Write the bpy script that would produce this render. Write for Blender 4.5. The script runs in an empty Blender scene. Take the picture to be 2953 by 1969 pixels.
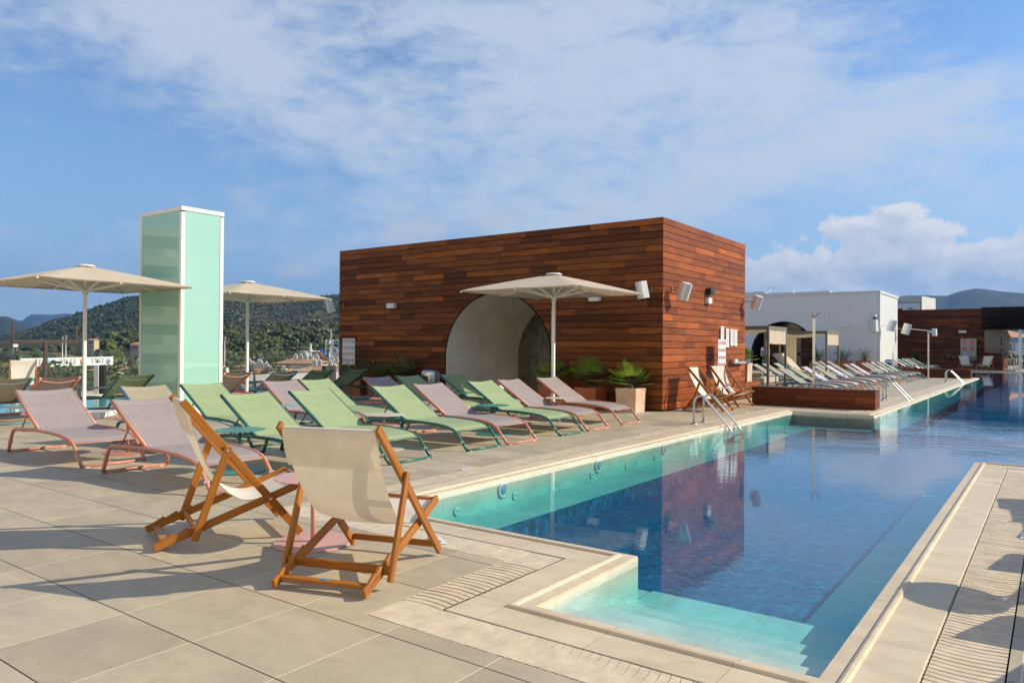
import bpy, bmesh, math, random
import numpy as np
from mathutils import Vector, Matrix, noise
rnd = random.Random(11)
S = bpy.context.scene
COL = S.collection
PI = math.pi
# ------------------------------------------------------------ camera
F, CW, CH = 2145.24, 2953, 1969
PITCH, ROLL, YAW, HC = -0.00774723, 0.00631047, 0.63110356, 1.34
def _w2c(v):
    x, y, z = v
    cp, sp = math.cos(PITCH), math.sin(PITCH); cr, sr = math.cos(ROLL), math.sin(ROLL); cy, sy = math.cos(YAW), math.sin(YAW)
    X = x*cy+y*sy; f = -x*sy+y*cy
    Z = f*cp-z*sp; Y = -(f*sp+z*cp)
    return (cr*X-sr*Y, sr*X+cr*Y, Z)
MC = np.array([_w2c(e) for e in ((1,0,0),(0,1,0),(0,0,1))]).T
def ray(px, py):
    return MC.T @ np.array([(px-CW/2)/F, (py-CH/2)/F, 1.0])
def at(px, py, depth):                      # point seen at a photo position, a given depth away
    d = ray(px, py); return Vector(np.array([0, 0, HC])+d*depth)
def azel(px, py):                           # horizontal unit direction and slope
    d = ray(px, py); h = math.hypot(d[0], d[1]); return d[0]/h, d[1]/h, d[2]/h
cam_d = bpy.data.cameras.new('camera'); cam = bpy.data.objects.new('camera', cam_d); COL.objects.link(cam)
R3 = Matrix([[MC[0][i], -MC[1][i], -MC[2][i]] for i in range(3)])
cam.matrix_world = Matrix.Translation((0, 0, HC)) @ R3.to_4x4()
cam_d.sensor_width = 36; cam_d.lens = F/CW*36; cam_d.clip_start = 0.05; cam_d.clip_end = 60000
S.camera = cam
# ------------------------------------------------------------ light
SUN_EL, SUN_AZ = math.radians(31), math.atan2(0.775, 0.632)      # azimuth from +Y towards +X
sd = bpy.data.lights.new('sun', 'SUN'); so = bpy.data.objects.new('sun', sd); COL.objects.link(so)
sd.energy = 4.4; sd.angle = math.radians(0.53); sd.color = (1.0, 0.89, 0.70)
sv = Vector((math.sin(SUN_AZ)*math.cos(SUN_EL), math.cos(SUN_AZ)*math.cos(SUN_EL), math.sin(SUN_EL)))
so.rotation_euler = (-sv).to_track_quat('-Z', 'Y').to_euler(); so.location = (20, 20, 20)
W = bpy.data.worlds.new('World'); S.world = W; W.use_nodes = True
nt = W.node_tree; nt.nodes.clear()
class NT:                                   # tiny node helper
    def __init__(s, t): s.t = t
    def n(s, k, **kw):
        o = s.t.nodes.new(k)
        for a, b in kw.items():
            if a[0] == 'i' and a[1:].isdigit(): o.inputs[int(a[1:])].default_value = b
            else: setattr(o, a, b)
        return o
    def l(s, a, b): s.t.links.new(a, b)
    def m(s, op, a, b=None, c=None, clamp=False):
        o = s.t.nodes.new('ShaderNodeMath'); o.operation = op; o.use_clamp = clamp
        for i, v in enumerate((a, b, c)):
            if v is None: continue
            if hasattr(v, 'links'): s.l(v, o.inputs[i])
            else: o.inputs[i].default_value = v
        return o.outputs[0]
    def mix(s, f, a, b, mode='MIX'):
        o = s.t.nodes.new('ShaderNodeMix'); o.data_type = 'RGBA'; o.blend_type = mode
        for i, v in ((0, f), (6, a), (7, b)):
            if hasattr(v, 'links'): s.l(v, o.inputs[i])
            else: o.inputs[i].default_value = v if i == 0 else (*v[:3], 1)
        return o.outputs[2]
    def ramp(s, f, pts):
        o = s.t.nodes.new('ShaderNodeValToRGB'); e = o.color_ramp.elements
        while len(e) < len(pts): e.new(0.5)
        for k, (p, c) in zip(e, pts):
            k.position = p; k.color = (*c, 1) if hasattr(c, '__len__') else (c, c, c, 1)
        s.l(f, o.inputs[0]); return o.outputs[0]
    def noise(s, vec, sc, det=4, rough=.55, dist=0.0):
        o = s.t.nodes.new('ShaderNodeTexNoise'); o.inputs['Scale'].default_value = sc; o.inputs['Detail'].default_value = det
        o.inputs['Roughness'].default_value = rough; o.inputs['Distortion'].default_value = dist
        if vec is not None: s.l(vec, o.inputs['Vector'])
        return o.outputs['Fac']
    def mapping(s, vec, sc=(1,1,1), rot=(0,0,0), loc=(0,0,0)):
        o = s.t.nodes.new('ShaderNodeMapping'); o.inputs['Scale'].default_value = sc; o.inputs['Rotation'].default_value = rot; o.inputs['Location'].default_value = loc
        s.l(vec, o.inputs[0]); return o.outputs[0]
w = NT(nt)
sky = w.n('ShaderNodeTexSky', sky_type='NISHITA', sun_disc=False, sun_elevation=SUN_EL, sun_rotation=SUN_AZ,
          altitude=20, air_density=1.0, dust_density=0.6, ozone_density=2.2)
tc = w.n('ShaderNodeTexCoord').outputs['Generated']
sep = w.n('ShaderNodeSeparateXYZ'); w.l(tc, sep.inputs[0])
dx, dy, dz = sep.outputs
zz = w.m('MAXIMUM', dz, 0.015)
# horizontal rotation: a = along view (forward), b = to the right
fw = (-math.sin(YAW), math.cos(YAW)); rt = (math.cos(YAW), math.sin(YAW))
a = w.m('ADD', w.m('MULTIPLY', dx, fw[0]), w.m('MULTIPLY', dy, fw[1]))
b = w.m('ADD', w.m('MULTIPLY', dx, rt[0]), w.m('MULTIPLY', dy, rt[1]))
# sheets of high cloud, laid out by compass direction and height in the sky
az = w.m('ARCTAN2', b, a); el = w.m('ARCSINE', dz)
def blob_mask(a0, e0, sa, se, rot, amp):
    c_, s_ = math.cos(rot), math.sin(rot); da, de = w.m('SUBTRACT', az, a0), w.m('SUBTRACT', el, e0)
    u = w.m('ADD', w.m('MULTIPLY', da, c_/sa), w.m('MULTIPLY', de, s_/sa)); v = w.m('ADD', w.m('MULTIPLY', da, -s_/se), w.m('MULTIPLY', de, c_/se))
    return w.m('MULTIPLY', w.m('EXPONENT', w.m('MULTIPLY', w.m('ADD', w.m('MULTIPLY', u, u), w.m('MULTIPLY', v, v)), -1.0)), amp)
def msum(L):
    o = L[0]
    for q in L[1:]: o = w.m('ADD', o, q)
    return o
c2 = w.n('ShaderNodeCombineXYZ'); w.l(az, c2.inputs[0]); w.l(el, c2.inputs[1]); c2 = c2.outputs[0]
mask = msum([blob_mask(.10, .40, .42, .17, -.30, .62), blob_mask(-.50, .40, .30, .07, -.28, .62), blob_mask(.36, .235, .42, .030, .26, .36), blob_mask(.02, .20, .30, .07, .10, .22),
             blob_mask(-.25, .15, .30, .05, .05, .16), blob_mask(1.6, .4, .6, .3, 0, .5), blob_mask(-1.7, .4, .6, .3, 0, .5), blob_mask(3.0, .5, .9, .3, 0, .4), blob_mask(.62, .40, .13, .10, -.4, -.35)])
f1 = w.noise(w.mapping(c2, (2.2, 6.0, 1), (0, 0, .30), (3.1, 1.7, 0)), 1.5, 7, .60, .6)       # streaks
f2 = w.noise(w.mapping(c2, (1.0, 2.1, 1), (0, 0, -.2), (5.1, .7, 0)), 20, 6, .62, .5)          # ripples
f3 = w.noise(w.mapping(c2, (1.0, 1.6, 1), (0, 0, .2), (.1, 4.7, 0)), 3.6, 4, .55, .4)
dens = msum([mask, w.m('MULTIPLY', w.m('SUBTRACT', f1, .5), 1.25), w.m('MULTIPLY', w.m('SUBTRACT', f2, .5), .80), w.m('MULTIPLY', w.m('SUBTRACT', f3, .5), .55)])
cfm = w.n('ShaderNodeMapRange', interpolation_type='SMOOTHSTEP'); w.l(dens, cfm.inputs[0])
cfm.inputs[1].default_value = -.06; cfm.inputs[2].default_value = .66; cfm.inputs[3].default_value = 0.02; cfm.inputs[4].default_value = 0.86
cirrus = cfm.outputs[0]
# heaped clouds over the right horizon
def heap(off, sc=1.0):
    p1 = w.noise(w.mapping(c2, (1, 1.35, 1), loc=(2.2+off[0], .3+off[1], 0)), 11.0*sc, 8, .60, .2)
    p0 = w.noise(w.mapping(c2, (1, 1.0, 1), loc=(7.2+off[0], .3+off[1], 0)), 4.2*sc, 2, .5, 0)
    return w.m('ADD', w.m('MULTIPLY', w.m('SUBTRACT', p1, .5), 2.6), w.m('MULTIPLY', w.m('SUBTRACT', p0, .5), 1.3))
azr = w.n('ShaderNodeMapRange', interpolation_type='SMOOTHSTEP'); w.l(az, azr.inputs[0])
azr.inputs[1].default_value = .08; azr.inputs[2].default_value = .50; azr.inputs[3].default_value = 0.130; azr.inputs[4].default_value = 0.150
def heap_d(off):
    return w.m('ADD', w.m('MULTIPLY', w.m('SUBTRACT', azr.outputs[0], w.m('SUBTRACT', el, off[1]*1.0)), 9.0), heap(off))
kd = heap_d((0, 0)); kd2 = heap_d((-.012, -.012))
kr = w.n('ShaderNodeMapRange', interpolation_type='SMOOTHSTEP'); w.l(kd, kr.inputs[0]); kr.inputs[1].default_value = .02; kr.inputs[2].default_value = .22; kr.inputs[4].default_value = .95
azm = w.n('ShaderNodeMapRange', interpolation_type='SMOOTHSTEP'); w.l(az, azm.inputs[0]); azm.inputs[1].default_value = .05; azm.inputs[2].default_value = .22
low = w.n('ShaderNodeMapRange', interpolation_type='SMOOTHSTEP'); w.l(el, low.inputs[0]); low.inputs[1].default_value = .015; low.inputs[2].default_value = .085; low.inputs[3].default_value = .35
krm = w.m('MULTIPLY', w.m('MULTIPLY', kr.outputs[0], azm.outputs[0]), low.outputs[0])
inside = w.n('ShaderNodeMapRange'); w.l(kd, inside.inputs[0]); inside.inputs[1].default_value = .0; inside.inputs[2].default_value = 1.0; inside.inputs[3].default_value = 1.0; inside.inputs[4].default_value = .12
lit = w.m('ADD', w.m('MULTIPLY', w.m('SUBTRACT', heap((0, 0)), heap((.010, .012))), 1.5), inside.outputs[0], clamp=True)
# small separate clouds low on the left
s1 = w.noise(w.mapping(c2, (1, 2.6, 1), loc=(0.62, 0.55, 0)), 8.0, 6, .55, .2)
smask = msum([blob_mask(-.275, .100, .045, .014, .08, .52), blob_mask(-.34, .185, .05, .03, 0, .34), blob_mask(-.62, .125, .07, .012, .05, .34), blob_mask(-.13, .155, .06, .03, .1, .48), blob_mask(.42, .41, .05, .012, .1, .2), blob_mask(-.02, .30, .10, .03, .1, .15), blob_mask(-.70, .10, .07, .01, 0, .3), blob_mask(-.02, .172, .045, .018, .3, .50), blob_mask(.10, .178, .05, .014, .1, .5)])
sm = w.n('ShaderNodeMapRange', interpolation_type='SMOOTHSTEP'); w.l(w.m('ADD', smask, w.m('MULTIPLY', w.m('SUBTRACT', s1, .5), .9)), sm.inputs[0]); sm.inputs[1].default_value = .22; sm.inputs[2].default_value = .52; sm.inputs[4].default_value = .62
CLOUD = (6.9, 7.8, 9.1); CUM = (10.2, 9.9, 9.7); CUMD = (4.9, 5.8, 7.0)
hz = w.n('ShaderNodeMapRange', interpolation_type='SMOOTHSTEP'); w.l(el, hz.inputs[0]); hz.inputs[1].default_value = .40; hz.inputs[2].default_value = -.02
hz.inputs[3].default_value = 0; hz.inputs[4].default_value = .74
base = w.mix(1.0, sky.outputs[0], (1.14, 1.50, 1.86), 'MULTIPLY')
side_ = w.n('ShaderNodeMapRange', interpolation_type='SMOOTHSTEP'); w.l(az, side_.inputs[0]); side_.inputs[1].default_value = -.5; side_.inputs[2].default_value = .7
base = w.mix(hz.outputs[0], base, w.mix(side_.outputs[0], (3.7, 5.6, 7.9), (5.2, 6.8, 7.9)))
c = w.mix(cirrus, base, CLOUD)
c = w.mix(sm.outputs[0], c, (6.9, 7.1, 7.8))
c = w.mix(krm, c, w.mix(lit, CUMD, CUM))
bg = w.n('ShaderNodeBackground'); bg.inputs[1].default_value = 0.064; w.l(c, bg.inputs[0])
wo = w.n('ShaderNodeOutputWorld'); w.l(bg.outputs[0], wo.inputs[0])
S.view_settings.view_transform = 'Standard'; S.view_settings.look = 'None'; S.view_settings.exposure = 0.50; S.view_settings.gamma = 1.0
S.render.engine = 'CYCLES'
S.cycles.max_bounces = 10; S.cycles.transparent_max_bounces = 24; S.cycles.volume_bounces = 0; S.cycles.volume_max_steps = 64
S.cycles.caustics_reflective = False; S.cycles.caustics_refractive = False
# ------------------------------------------------------------ materials
MATS = {}
def base_mat(name):
    m = bpy.data.materials.new(name); m.use_nodes = True; t = NT(m.node_tree)
    p = m.node_tree.nodes['Principled BSDF']; MATS[name] = m; return m, t, p
def bump(t, p, h, dist, strength=1.0):
    b_ = t.n('ShaderNodeBump'); b_.inputs['Strength'].default_value = strength; b_.inputs['Distance'].default_value = dist
    t.l(h, b_.inputs['Height']); t.l(b_.outputs[0], p.inputs['Normal'])
def pm(name, col, rough=.5, var=.12, sc=6, metal=0.0, bd=0.0, bs=60, transl=0.0, spec=.5, tint=False, col2=None, tcol=None):
    m, t, p = base_mat(name)
    oc = t.n('ShaderNodeTexCoord').outputs['Object']
    n = t.noise(oc, sc, 5, .6)
    c2_ = col2 if col2 else tuple(max(0, x*(1-2*var)) for x in col)
    lo = col if col2 else tuple(min(1, x*(1+var)) for x in col)
    c_ = t.ramp(n, [(0.3, c2_), (0.7, lo)])
    if tint:
        at_ = t.n('ShaderNodeAttribute', attribute_name='tint'); c_ = t.mix(1.0, c_, at_.outputs['Color'], 'MULTIPLY')
    t.l(c_, p.inputs['Base Color']); p.inputs['Roughness'].default_value = rough; p.inputs['Metallic'].default_value = metal
    p.inputs['Specular IOR Level'].default_value = spec
    if bd: bump(t, p, t.noise(oc, bs, 3, .6), bd)
    if transl:
        tr = t.n('ShaderNodeBsdfTranslucent'); t.l(c_ if not tcol else t.mix(1.0, c_, tcol, 'MULTIPLY'), tr.inputs[0])
        mx = t.n('ShaderNodeMixShader'); mx.inputs[0].default_value = transl
        t.l(p.outputs[0], mx.inputs[1]); t.l(tr.outputs[0], mx.inputs[2])
        t.l(mx.outputs[0], m.node_tree.nodes['Material Output'].inputs[0])
    return m
def wood(name, dark, light, rough=.45, usc=2.0, vsc=26, tint=False, bd=.0008, spec=.3):
    m, t, p = base_mat(name)
    uv = t.n('ShaderNodeUVMap').outputs[0]
    n = t.noise(t.mapping(uv, (usc, vsc, 1)), 1.0, 6, .62, .6)
    n2 = t.noise(t.mapping(uv, (usc*.35, 5, 1)), 1.0, 3, .5, 1.5)
    f = t.m('ADD', t.m('MULTIPLY', n, .6), t.m('MULTIPLY', n2, .4))
    c_ = t.ramp(f, [(0.33, dark), (0.66, light)])
    if tint:
        at_ = t.n('ShaderNodeAttribute', attribute_name='tint'); c_ = t.mix(1.0, c_, at_.outputs['Color'], 'MULTIPLY')
    t.l(c_, p.inputs['Base Color']); p.inputs['Roughness'].default_value = rough; p.inputs['Specular IOR Level'].default_value = spec
    bump(t, p, n, bd)
    return m
# ------------------------------------------------------------ mesh builder
class MB:
    def __init__(s): s.v = []; s.f = []; s.uv = []; s.sm = []; s.tn = []; s.tint = (1, 1, 1); s.mi = []; s.m = 0
    def face(s, idx, uv=None, smooth=False):
        s.f.append(tuple(idx)); s.uv.append(uv if uv else [(0, 0)]*len(idx)); s.sm.append(smooth); s.tn.append(s.tint); s.mi.append(s.m)
    def poly(s, pts, smooth=False, uv=None):
        i = len(s.v); s.v += [tuple(p) for p in pts]; s.face(range(i, i+len(pts)), uv, smooth)
    def box(s, c, d, M=None, skip=()):
        c = Vector(c); h = Vector(d)/2; i = len(s.v); uo = rnd.random()*9
        for sz in (-1, 1):
            for sx, sy in ((-1,-1),(1,-1),(1,1),(-1,1)):
                p = Vector((sx*h.x, sy*h.y, sz*h.z))
                if M is not None: p = M @ p
                s.v.append(tuple(c+p))
        fs = {'-z': (3,2,1,0), '+z': (4,5,6,7), '-y': (0,1,5,4), '+x': (1,2,6,5), '+y': (2,3,7,6), '-x': (3,0,4,7)}
        ds = {'-z': (d[0],d[1]), '+z': (d[0],d[1]), '-y': (d[0],d[2]), '+x': (d[1],d[2]), '+y': (d[0],d[2]), '-x': (d[1],d[2])}
        for k, q in fs.items():
            if k in skip: continue
            a_, b_ = ds[k]; s.face([i+j for j in q], [(uo, uo), (uo+a_, uo), (uo+a_, uo+b_), (uo, uo+b_)])
        return s
    def bar(s, p0, p1, w_, h_, up=(0,0,1), ch=.004, taper=1.0):
        """chamfered beam, w_ across, h_ along up"""
        p0, p1 = Vector(p0), Vector(p1); d = (p1-p0); L = d.length; d.normalize()
        x = d.cross(Vector(up)).normalized(); y = x.cross(d).normalized(); uo = rnd.random()*20; vo = rnd.random()*20
        def ring(p, k, inset):
            a_, b_ = w_/2*k-inset, h_/2*k-inset; c_ = ch
            return [p+x*q[0]+y*q[1] for q in ((-a_+c_,-b_),(a_-c_,-b_),(a_,-b_+c_),(a_,b_-c_),(a_-c_,b_),(-a_+c_,b_),(-a_,b_-c_),(-a_,-b_+c_))]
        rs = [ring(p0, 1, ch), ring(p0+d*ch, 1, 0), ring(p1-d*ch, taper, 0), ring(p1, taper, ch)]
        us = [0, ch, L-ch, L]; per = [0, w_, w_, w_+h_, w_+h_, 2*w_+h_, 2*w_+h_, 2*w_+2*h_, 2*w_+2*h_]
        i0 = len(s.v)
        for r_ in rs: s.v += [tuple(q) for q in r_]
        for k in range(3):
            for j in range(8):
                a_, b_ = i0+k*8+j, i0+k*8+(j+1) % 8
                s.face((a_, b_, b_+8, a_+8), [(us[k]+uo, per[j]+vo), (us[k]+uo, per[j+1]+vo), (us[k+1]+uo, per[j+1]+vo), (us[k+1]+uo, per[j]+vo)])
        s.face([i0+7-j for j in range(8)]); s.face([i0+24+j for j in range(8)])
        return s
    def tube(s, path, r, n=8, closed=False, cap=True, sy=1.0):
        P = [Vector(p) for p in path]; N = len(P); rr = r if hasattr(r, '__len__') else [r]*N
        T = []
        for i in range(N):
            a_ = P[(i-1) % N] if (closed or i > 0) else P[i]; b_ = P[(i+1) % N] if (closed or i < N-1) else P[i]
            T.append((b_-a_).normalized())
        u = T[0].orthogonal().normalized(); i0 = len(s.v); L = 0
        for i in range(N):
            u = (u-T[i]*u.dot(T[i])).normalized(); v_ = T[i].cross(u)
            for k in range(n):
                an = 2*PI*k/n; s.v.append(tuple(P[i]+(u*math.cos(an)+v_*math.sin(an)*sy)*rr[i]))
        M_ = N if closed else N-1
        for i in range(M_):
            for k in range(n):
                a_ = i0+i*n+k; b_ = i0+i*n+(k+1) % n; c_ = i0+((i+1) % N)*n+(k+1) % n; d_ = i0+((i+1) % N)*n+k
                s.face((a_, b_, c_, d_), [(i, k/n), (i, (k+1)/n), (i+1, (k+1)/n), (i+1, k/n)], True)
        if cap and not closed:
            s.face([i0+n-1-k for k in range(n)]); s.face([i0+(N-1)*n+k for k in range(n)])
        return s
    def lathe(s, prof, c=(0,0,0), n=24, smooth=True):
        c = Vector(c); i0 = len(s.v)
        for r_, z in prof:
            for k in range(n): s.v.append((c.x+r_*math.cos(2*PI*k/n), c.y+r_*math.sin(2*PI*k/n), c.z+z))
        for i in range(len(prof)-1):
            for k in range(n):
                a_ = i0+i*n+k; b_ = i0+i*n+(k+1) % n; s.face((a_, b_, b_+n, a_+n), None, smooth)
        if prof[0][0] > 1e-5: s.face([i0+n-1-k for k in range(n)])
        if prof[-1][0] > 1e-5: s.face([i0+(len(prof)-1)*n+k for k in range(n)])
        return s
    def grid(s, P, smooth=True, thick=0.0, uvs=None):
        """P[i][j] points"""
        i0 = len(s.v); n, m_ = len(P), len(P[0])
        for r_ in P: s.v += [tuple(q) for q in r_]
        for i in range(n-1):
            for j in range(m_-1):
                a_ = i0+i*m_+j
                uv = [(i/(n-1), j/(m_-1)), (i/(n-1), (j+1)/(m_-1)), ((i+1)/(n-1), (j+1)/(m_-1)), ((i+1)/(n-1), j/(m_-1))]
                s.face((a_, a_+1, a_+m_+1, a_+m_), uv, smooth)
        return s
    def blob(s, c, r, sub=1, jit=.2, sq=(1,1,1), smooth=False):
        c = Vector(c); V, Fs = ICO[sub]; i0 = len(s.v); o = Vector((rnd.random()*50, rnd.random()*50, rnd.random()*50))
        for p in V:
            k = 1+jit*noise.noise(p*1.7+o)*2
            s.v.append((c.x+p.x*r*k*sq[0], c.y+p.y*r*k*sq[1], c.z+p.z*r*k*sq[2]))
        for q in Fs: s.face([i0+j for j in q], None, smooth)
        return s
    def mesh(s, name, mats):
        me = bpy.data.meshes.new(name); me.from_pydata(s.v, [], s.f)
        nl = sum(len(q) for q in s.f)
        uvl = me.uv_layers.new(name='UVMap'); flat = np.array([c_ for q in s.uv for p in q for c_ in p], dtype=np.float32); uvl.data.foreach_set('uv', flat)
        me.polygons.foreach_set('use_smooth', s.sm); me.polygons.foreach_set('material_index', s.mi)
        if any(t_ != (1, 1, 1) for t_ in s.tn):
            ca = me.color_attributes.new('tint', 'FLOAT_COLOR', 'CORNER')
            arr = np.ones((nl, 4), dtype=np.float32); k = 0
            ln = [len(q) for q in s.f]; arr[:, :3] = np.repeat(np.array(s.tn, dtype=np.float32), ln, axis=0)
            ca.data.foreach_set('color', arr.ravel())
        for m in (mats if isinstance(mats, (list, tuple)) else [mats]): me.materials.append(m)
        me.update(); return me
    def build(s, name, mats, parent=None, loc=None, rot=None):
        o = bpy.data.objects.new(name, s.mesh(name, mats)); COL.objects.link(o)
        if parent: o.parent = parent
        if loc is not None: o.location = loc
        if rot is not None: o.rotation_euler = rot
        return o
def _ico():
    out = {}
    for sub in (1, 2, 3):
        bm = bmesh.new(); bmesh.ops.create_icosphere(bm, subdivisions=sub, radius=1)
        out[sub] = ([v.co.copy() for v in bm.verts], [[v.index for v in f.verts] for f in bm.faces]); bm.free()
    return out
ICO = _ico()
def tag(o, label=None, cat=None, group=None, kind=None):
    if label: o['label'] = label
    if cat: o['category'] = cat
    if group: o['group'] = group
    if kind: o['kind'] = kind
    return o
def thing(name, label, cat, loc=(0,0,0), rz=0.0, group=None):
    o = bpy.data.objects.new(name, None); COL.objects.link(o); o.empty_display_size = .1
    o.location = loc; o.rotation_euler = (0, 0, rz); return tag(o, label, cat, group)
def copy_tree(root, loc, rz, label, group=None, name=None):
    def cp(o, par):
        c_ = o.copy(); COL.objects.link(c_); c_.parent = par
        for ch in KIDS.get(o.name, [q for q in bpy.data.objects if q.parent == o]): cp(ch, c_)
        return c_
    c_ = cp(root, None); c_.location = loc; c_.rotation_euler = (0, 0, rz); c_['label'] = label
    if group: c_['group'] = group
    return c_
KIDS = {}
def remember(root):
    def rec(o):
        ks = [q for q in bpy.data.objects if q.parent == o]; KIDS[o.name] = ks
        for k in ks: rec(k)
    rec(root); return root
def text_into(name, txt, size, m, parent=None, M=None, ext=.001, align='CENTER'):
    cu = bpy.data.curves.new('t', 'FONT'); cu.body = txt; cu.size = size; cu.extrude = ext; cu.align_x = align; cu.align_y = 'CENTER'; cu.resolution_u = 3
    to = bpy.data.objects.new('t', cu); COL.objects.link(to); dg = bpy.context.evaluated_depsgraph_get()
    me = bpy.data.meshes.new_from_object(to.evaluated_get(dg)); bpy.data.objects.remove(to); bpy.data.curves.remove(cu)
    if M is not None: me.transform(M)
    me.materials.clear(); me.materials.append(m); me.name = name
    o = bpy.data.objects.new(name, me); COL.objects.link(o)
    if parent: o.parent = parent
    return o
# ------------------------------------------------------------ the deck and the pool
TX, TY, OX, OY = .608, .588, -4.975, 1.284
def tile_mat(name, c1, c2, tx, ty, ox, oy, gx=.0062, gy=.007, groove=(.05,.04,.025), groutx=(.72,.63,.45), rough=.55, vary=.20):
    m, t, p = base_mat(name)
    oc = t.n('ShaderNodeTexCoord').outputs['Object']
    s_ = t.n('ShaderNodeSeparateXYZ'); t.l(oc, s_.inputs[0])
    u = t.m('DIVIDE', t.m('SUBTRACT', s_.outputs[0], ox), tx); v = t.m('DIVIDE', t.m('SUBTRACT', s_.outputs[1], oy), ty)
    fu, fv = t.m('FLOORED_MODULO' if False else 'FRACT', u), t.m('FRACT', v)
    du = t.m('MULTIPLY', t.m('SUBTRACT', .5, t.m('ABSOLUTE', t.m('SUBTRACT', fu, .5))), tx)
    dv = t.m('MULTIPLY', t.m('SUBTRACT', .5, t.m('ABSOLUTE', t.m('SUBTRACT', fv, .5))), ty)
    lx = t.m('LESS_THAN', du, gx/2); ly = t.m('LESS_THAN', dv, gy/2)
    cc = t.n('ShaderNodeCombineXYZ'); t.l(t.m('FLOOR', u), cc.inputs[0]); t.l(t.m('FLOOR', v), cc.inputs[1])
    wn = t.n('ShaderNodeTexWhiteNoise', noise_dimensions='2D'); t.l(cc.outputs[0], wn.inputs['Vector'])
    off = t.n('ShaderNodeVectorMath', operation='SCALE'); t.l(wn.outputs['Color'], off.inputs[0]); off.inputs['Scale'].default_value = 30
    ad = t.n('ShaderNodeVectorMath', operation='ADD'); t.l(oc, ad.inputs[0]); t.l(off.outputs[0], ad.inputs[1])
    n1 = t.noise(t.mapping(ad.outputs[0], (1.0, 2.2, 1)), 2.6, 7, .62, .5); n2 = t.noise(ad.outputs[0], 45, 4, .7)
    n0 = t.noise(oc, .55, 4, .6, .4)
    f = t.m('ADD', t.m('ADD', t.m('MULTIPLY', n1, .62), t.m('MULTIPLY', n2, .2)), t.m('ADD', t.m('MULTIPLY', t.m('SUBTRACT', wn.outputs['Value'], .5), vary), t.m('MULTIPLY', n0, .22)))
    c_ = t.ramp(f, [(0.36, c2), (0.72, c1)])
    st = t.noise(oc, 1.4, 6, .72, 1.2); stf = t.ramp(st, [(.56, 0.0), (.74, .42)]); c_ = t.mix(stf, c_, tuple(x*.62 for x in c2))
    spv = t.n('ShaderNodeTexVoronoi', feature='F1'); spv.inputs['Scale'].default_value = 7; t.l(oc, spv.inputs['Vector'])
    spk = t.m('LESS_THAN', spv.outputs['Distance'], .035); c_ = t.mix(t.m('MULTIPLY', spk, .6), c_, (.10, .08, .06))
    c_ = t.mix(lx, c_, groutx); c_ = t.mix(ly, c_, groove)
    t.l(c_, p.inputs['Base Color'])
    rr = t.ramp(n1, [(.3, rough-.12), (.7, rough+.12)]); t.l(rr, p.inputs['Roughness']); p.inputs['Specular IOR Level'].default_value = .38
    h = t.m('SUBTRACT', t.m('MULTIPLY', n2, .12), t.m('ADD', t.m('MULTIPLY', lx, .6), t.m('MULTIPLY', ly, 1.0)))
    bump(t, p, h, .003, .8)
    return m
M_DECK = tile_mat('deck_tiles', (.51, .43, .305), (.37, .305, .21), TX, TY, OX, OY)
M_COPE = tile_mat('coping_stone', (.70, .59, .43), (.53, .43, .295), .6, 9.7, .1, 33.3, .003, .003, (.3,.24,.17), (.33,.27,.19), vary=.1)
M_COPEX = tile_mat('coping_stone_across', (.70, .59, .43), (.53, .43, .295), 9.7, .62, 33.3, .05, .003, .003, (.3,.24,.17), (.33,.27,.19), vary=.1)
M_DARK = pm('dark_void', (.015, .012, .010), .9, .0)
# pool outline, counter-clockwise seen from above
POOL = [(-4.58, 4.38), (-2.18, 4.38), (-2.18, 3.215), (-.785, 3.215), (-.785, 10.52), (14.0, 10.52), (14.0, 56.0), (-4.55, 56.0), (-4.55, 42.4), (-2.98, 42.4), (-2.98, 16.55), (-4.58, 16.55)]
RW = .625          # width of lip, slab and grate together
def offset_poly(poly, d):                      # outward offset of a rectilinear counter-clockwise outline
    n = len(poly); out = []
    for i in range(n):
        p0, p1, p2 = Vector(poly[i-1]), Vector(poly[i]), Vector(poly[(i+1) % n])
        a_, b_ = (p1-p0).normalized(), (p2-p1).normalized()
        na, nb = Vector((a_.y, -a_.x)), Vector((b_.y, -b_.x))
        out.append((p1.x+(na.x+nb.x)*d, p1.y+(na.y+nb.y)*d))
    return out
def ring_mesh(d0, d1, z0, z1, name, mats, side_mats=True, segs=1, prof=None):
    """strip between two offsets of the pool outline; prof = list of (offset, z)"""
    prof = prof or [(d0, z0), (d1, z1)]
    mb = MB(); n = len(POOL); rings = [[(x, y, z) for (x, y) in offset_poly(POOL, d)] for d, z in prof]
    for k in range(len(prof)-1):
        for i in range(n):
            j = (i+1) % n; dxx = abs(POOL[j][0]-POOL[i][0]); mb.m = 0 if dxx > .01 else (1 if side_mats else 0)
            mb.poly([rings[k][i], rings[k+1][i], rings[k+1][j], rings[k][j]])
    return mb.build(name, mats)
tag(ring_mesh(0, 0, 0, 0, 'pool_coping', [M_COPE, M_COPEX], prof=[(0, -.02), (.004, -.004), (.075, 0), (.082, .010), (.095, .016), (.110, .014), (.118, .0), (.335, .0), (.345, -.02)]), kind='structure')
tag(ring_mesh(.345, RW, 0, 0, 'drain_channel', [M_DARK], False, prof=[(.345, -.02), (.345, -.09), (RW-.01, -.09), (RW-.01, -.018)]), kind='structure')
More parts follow.
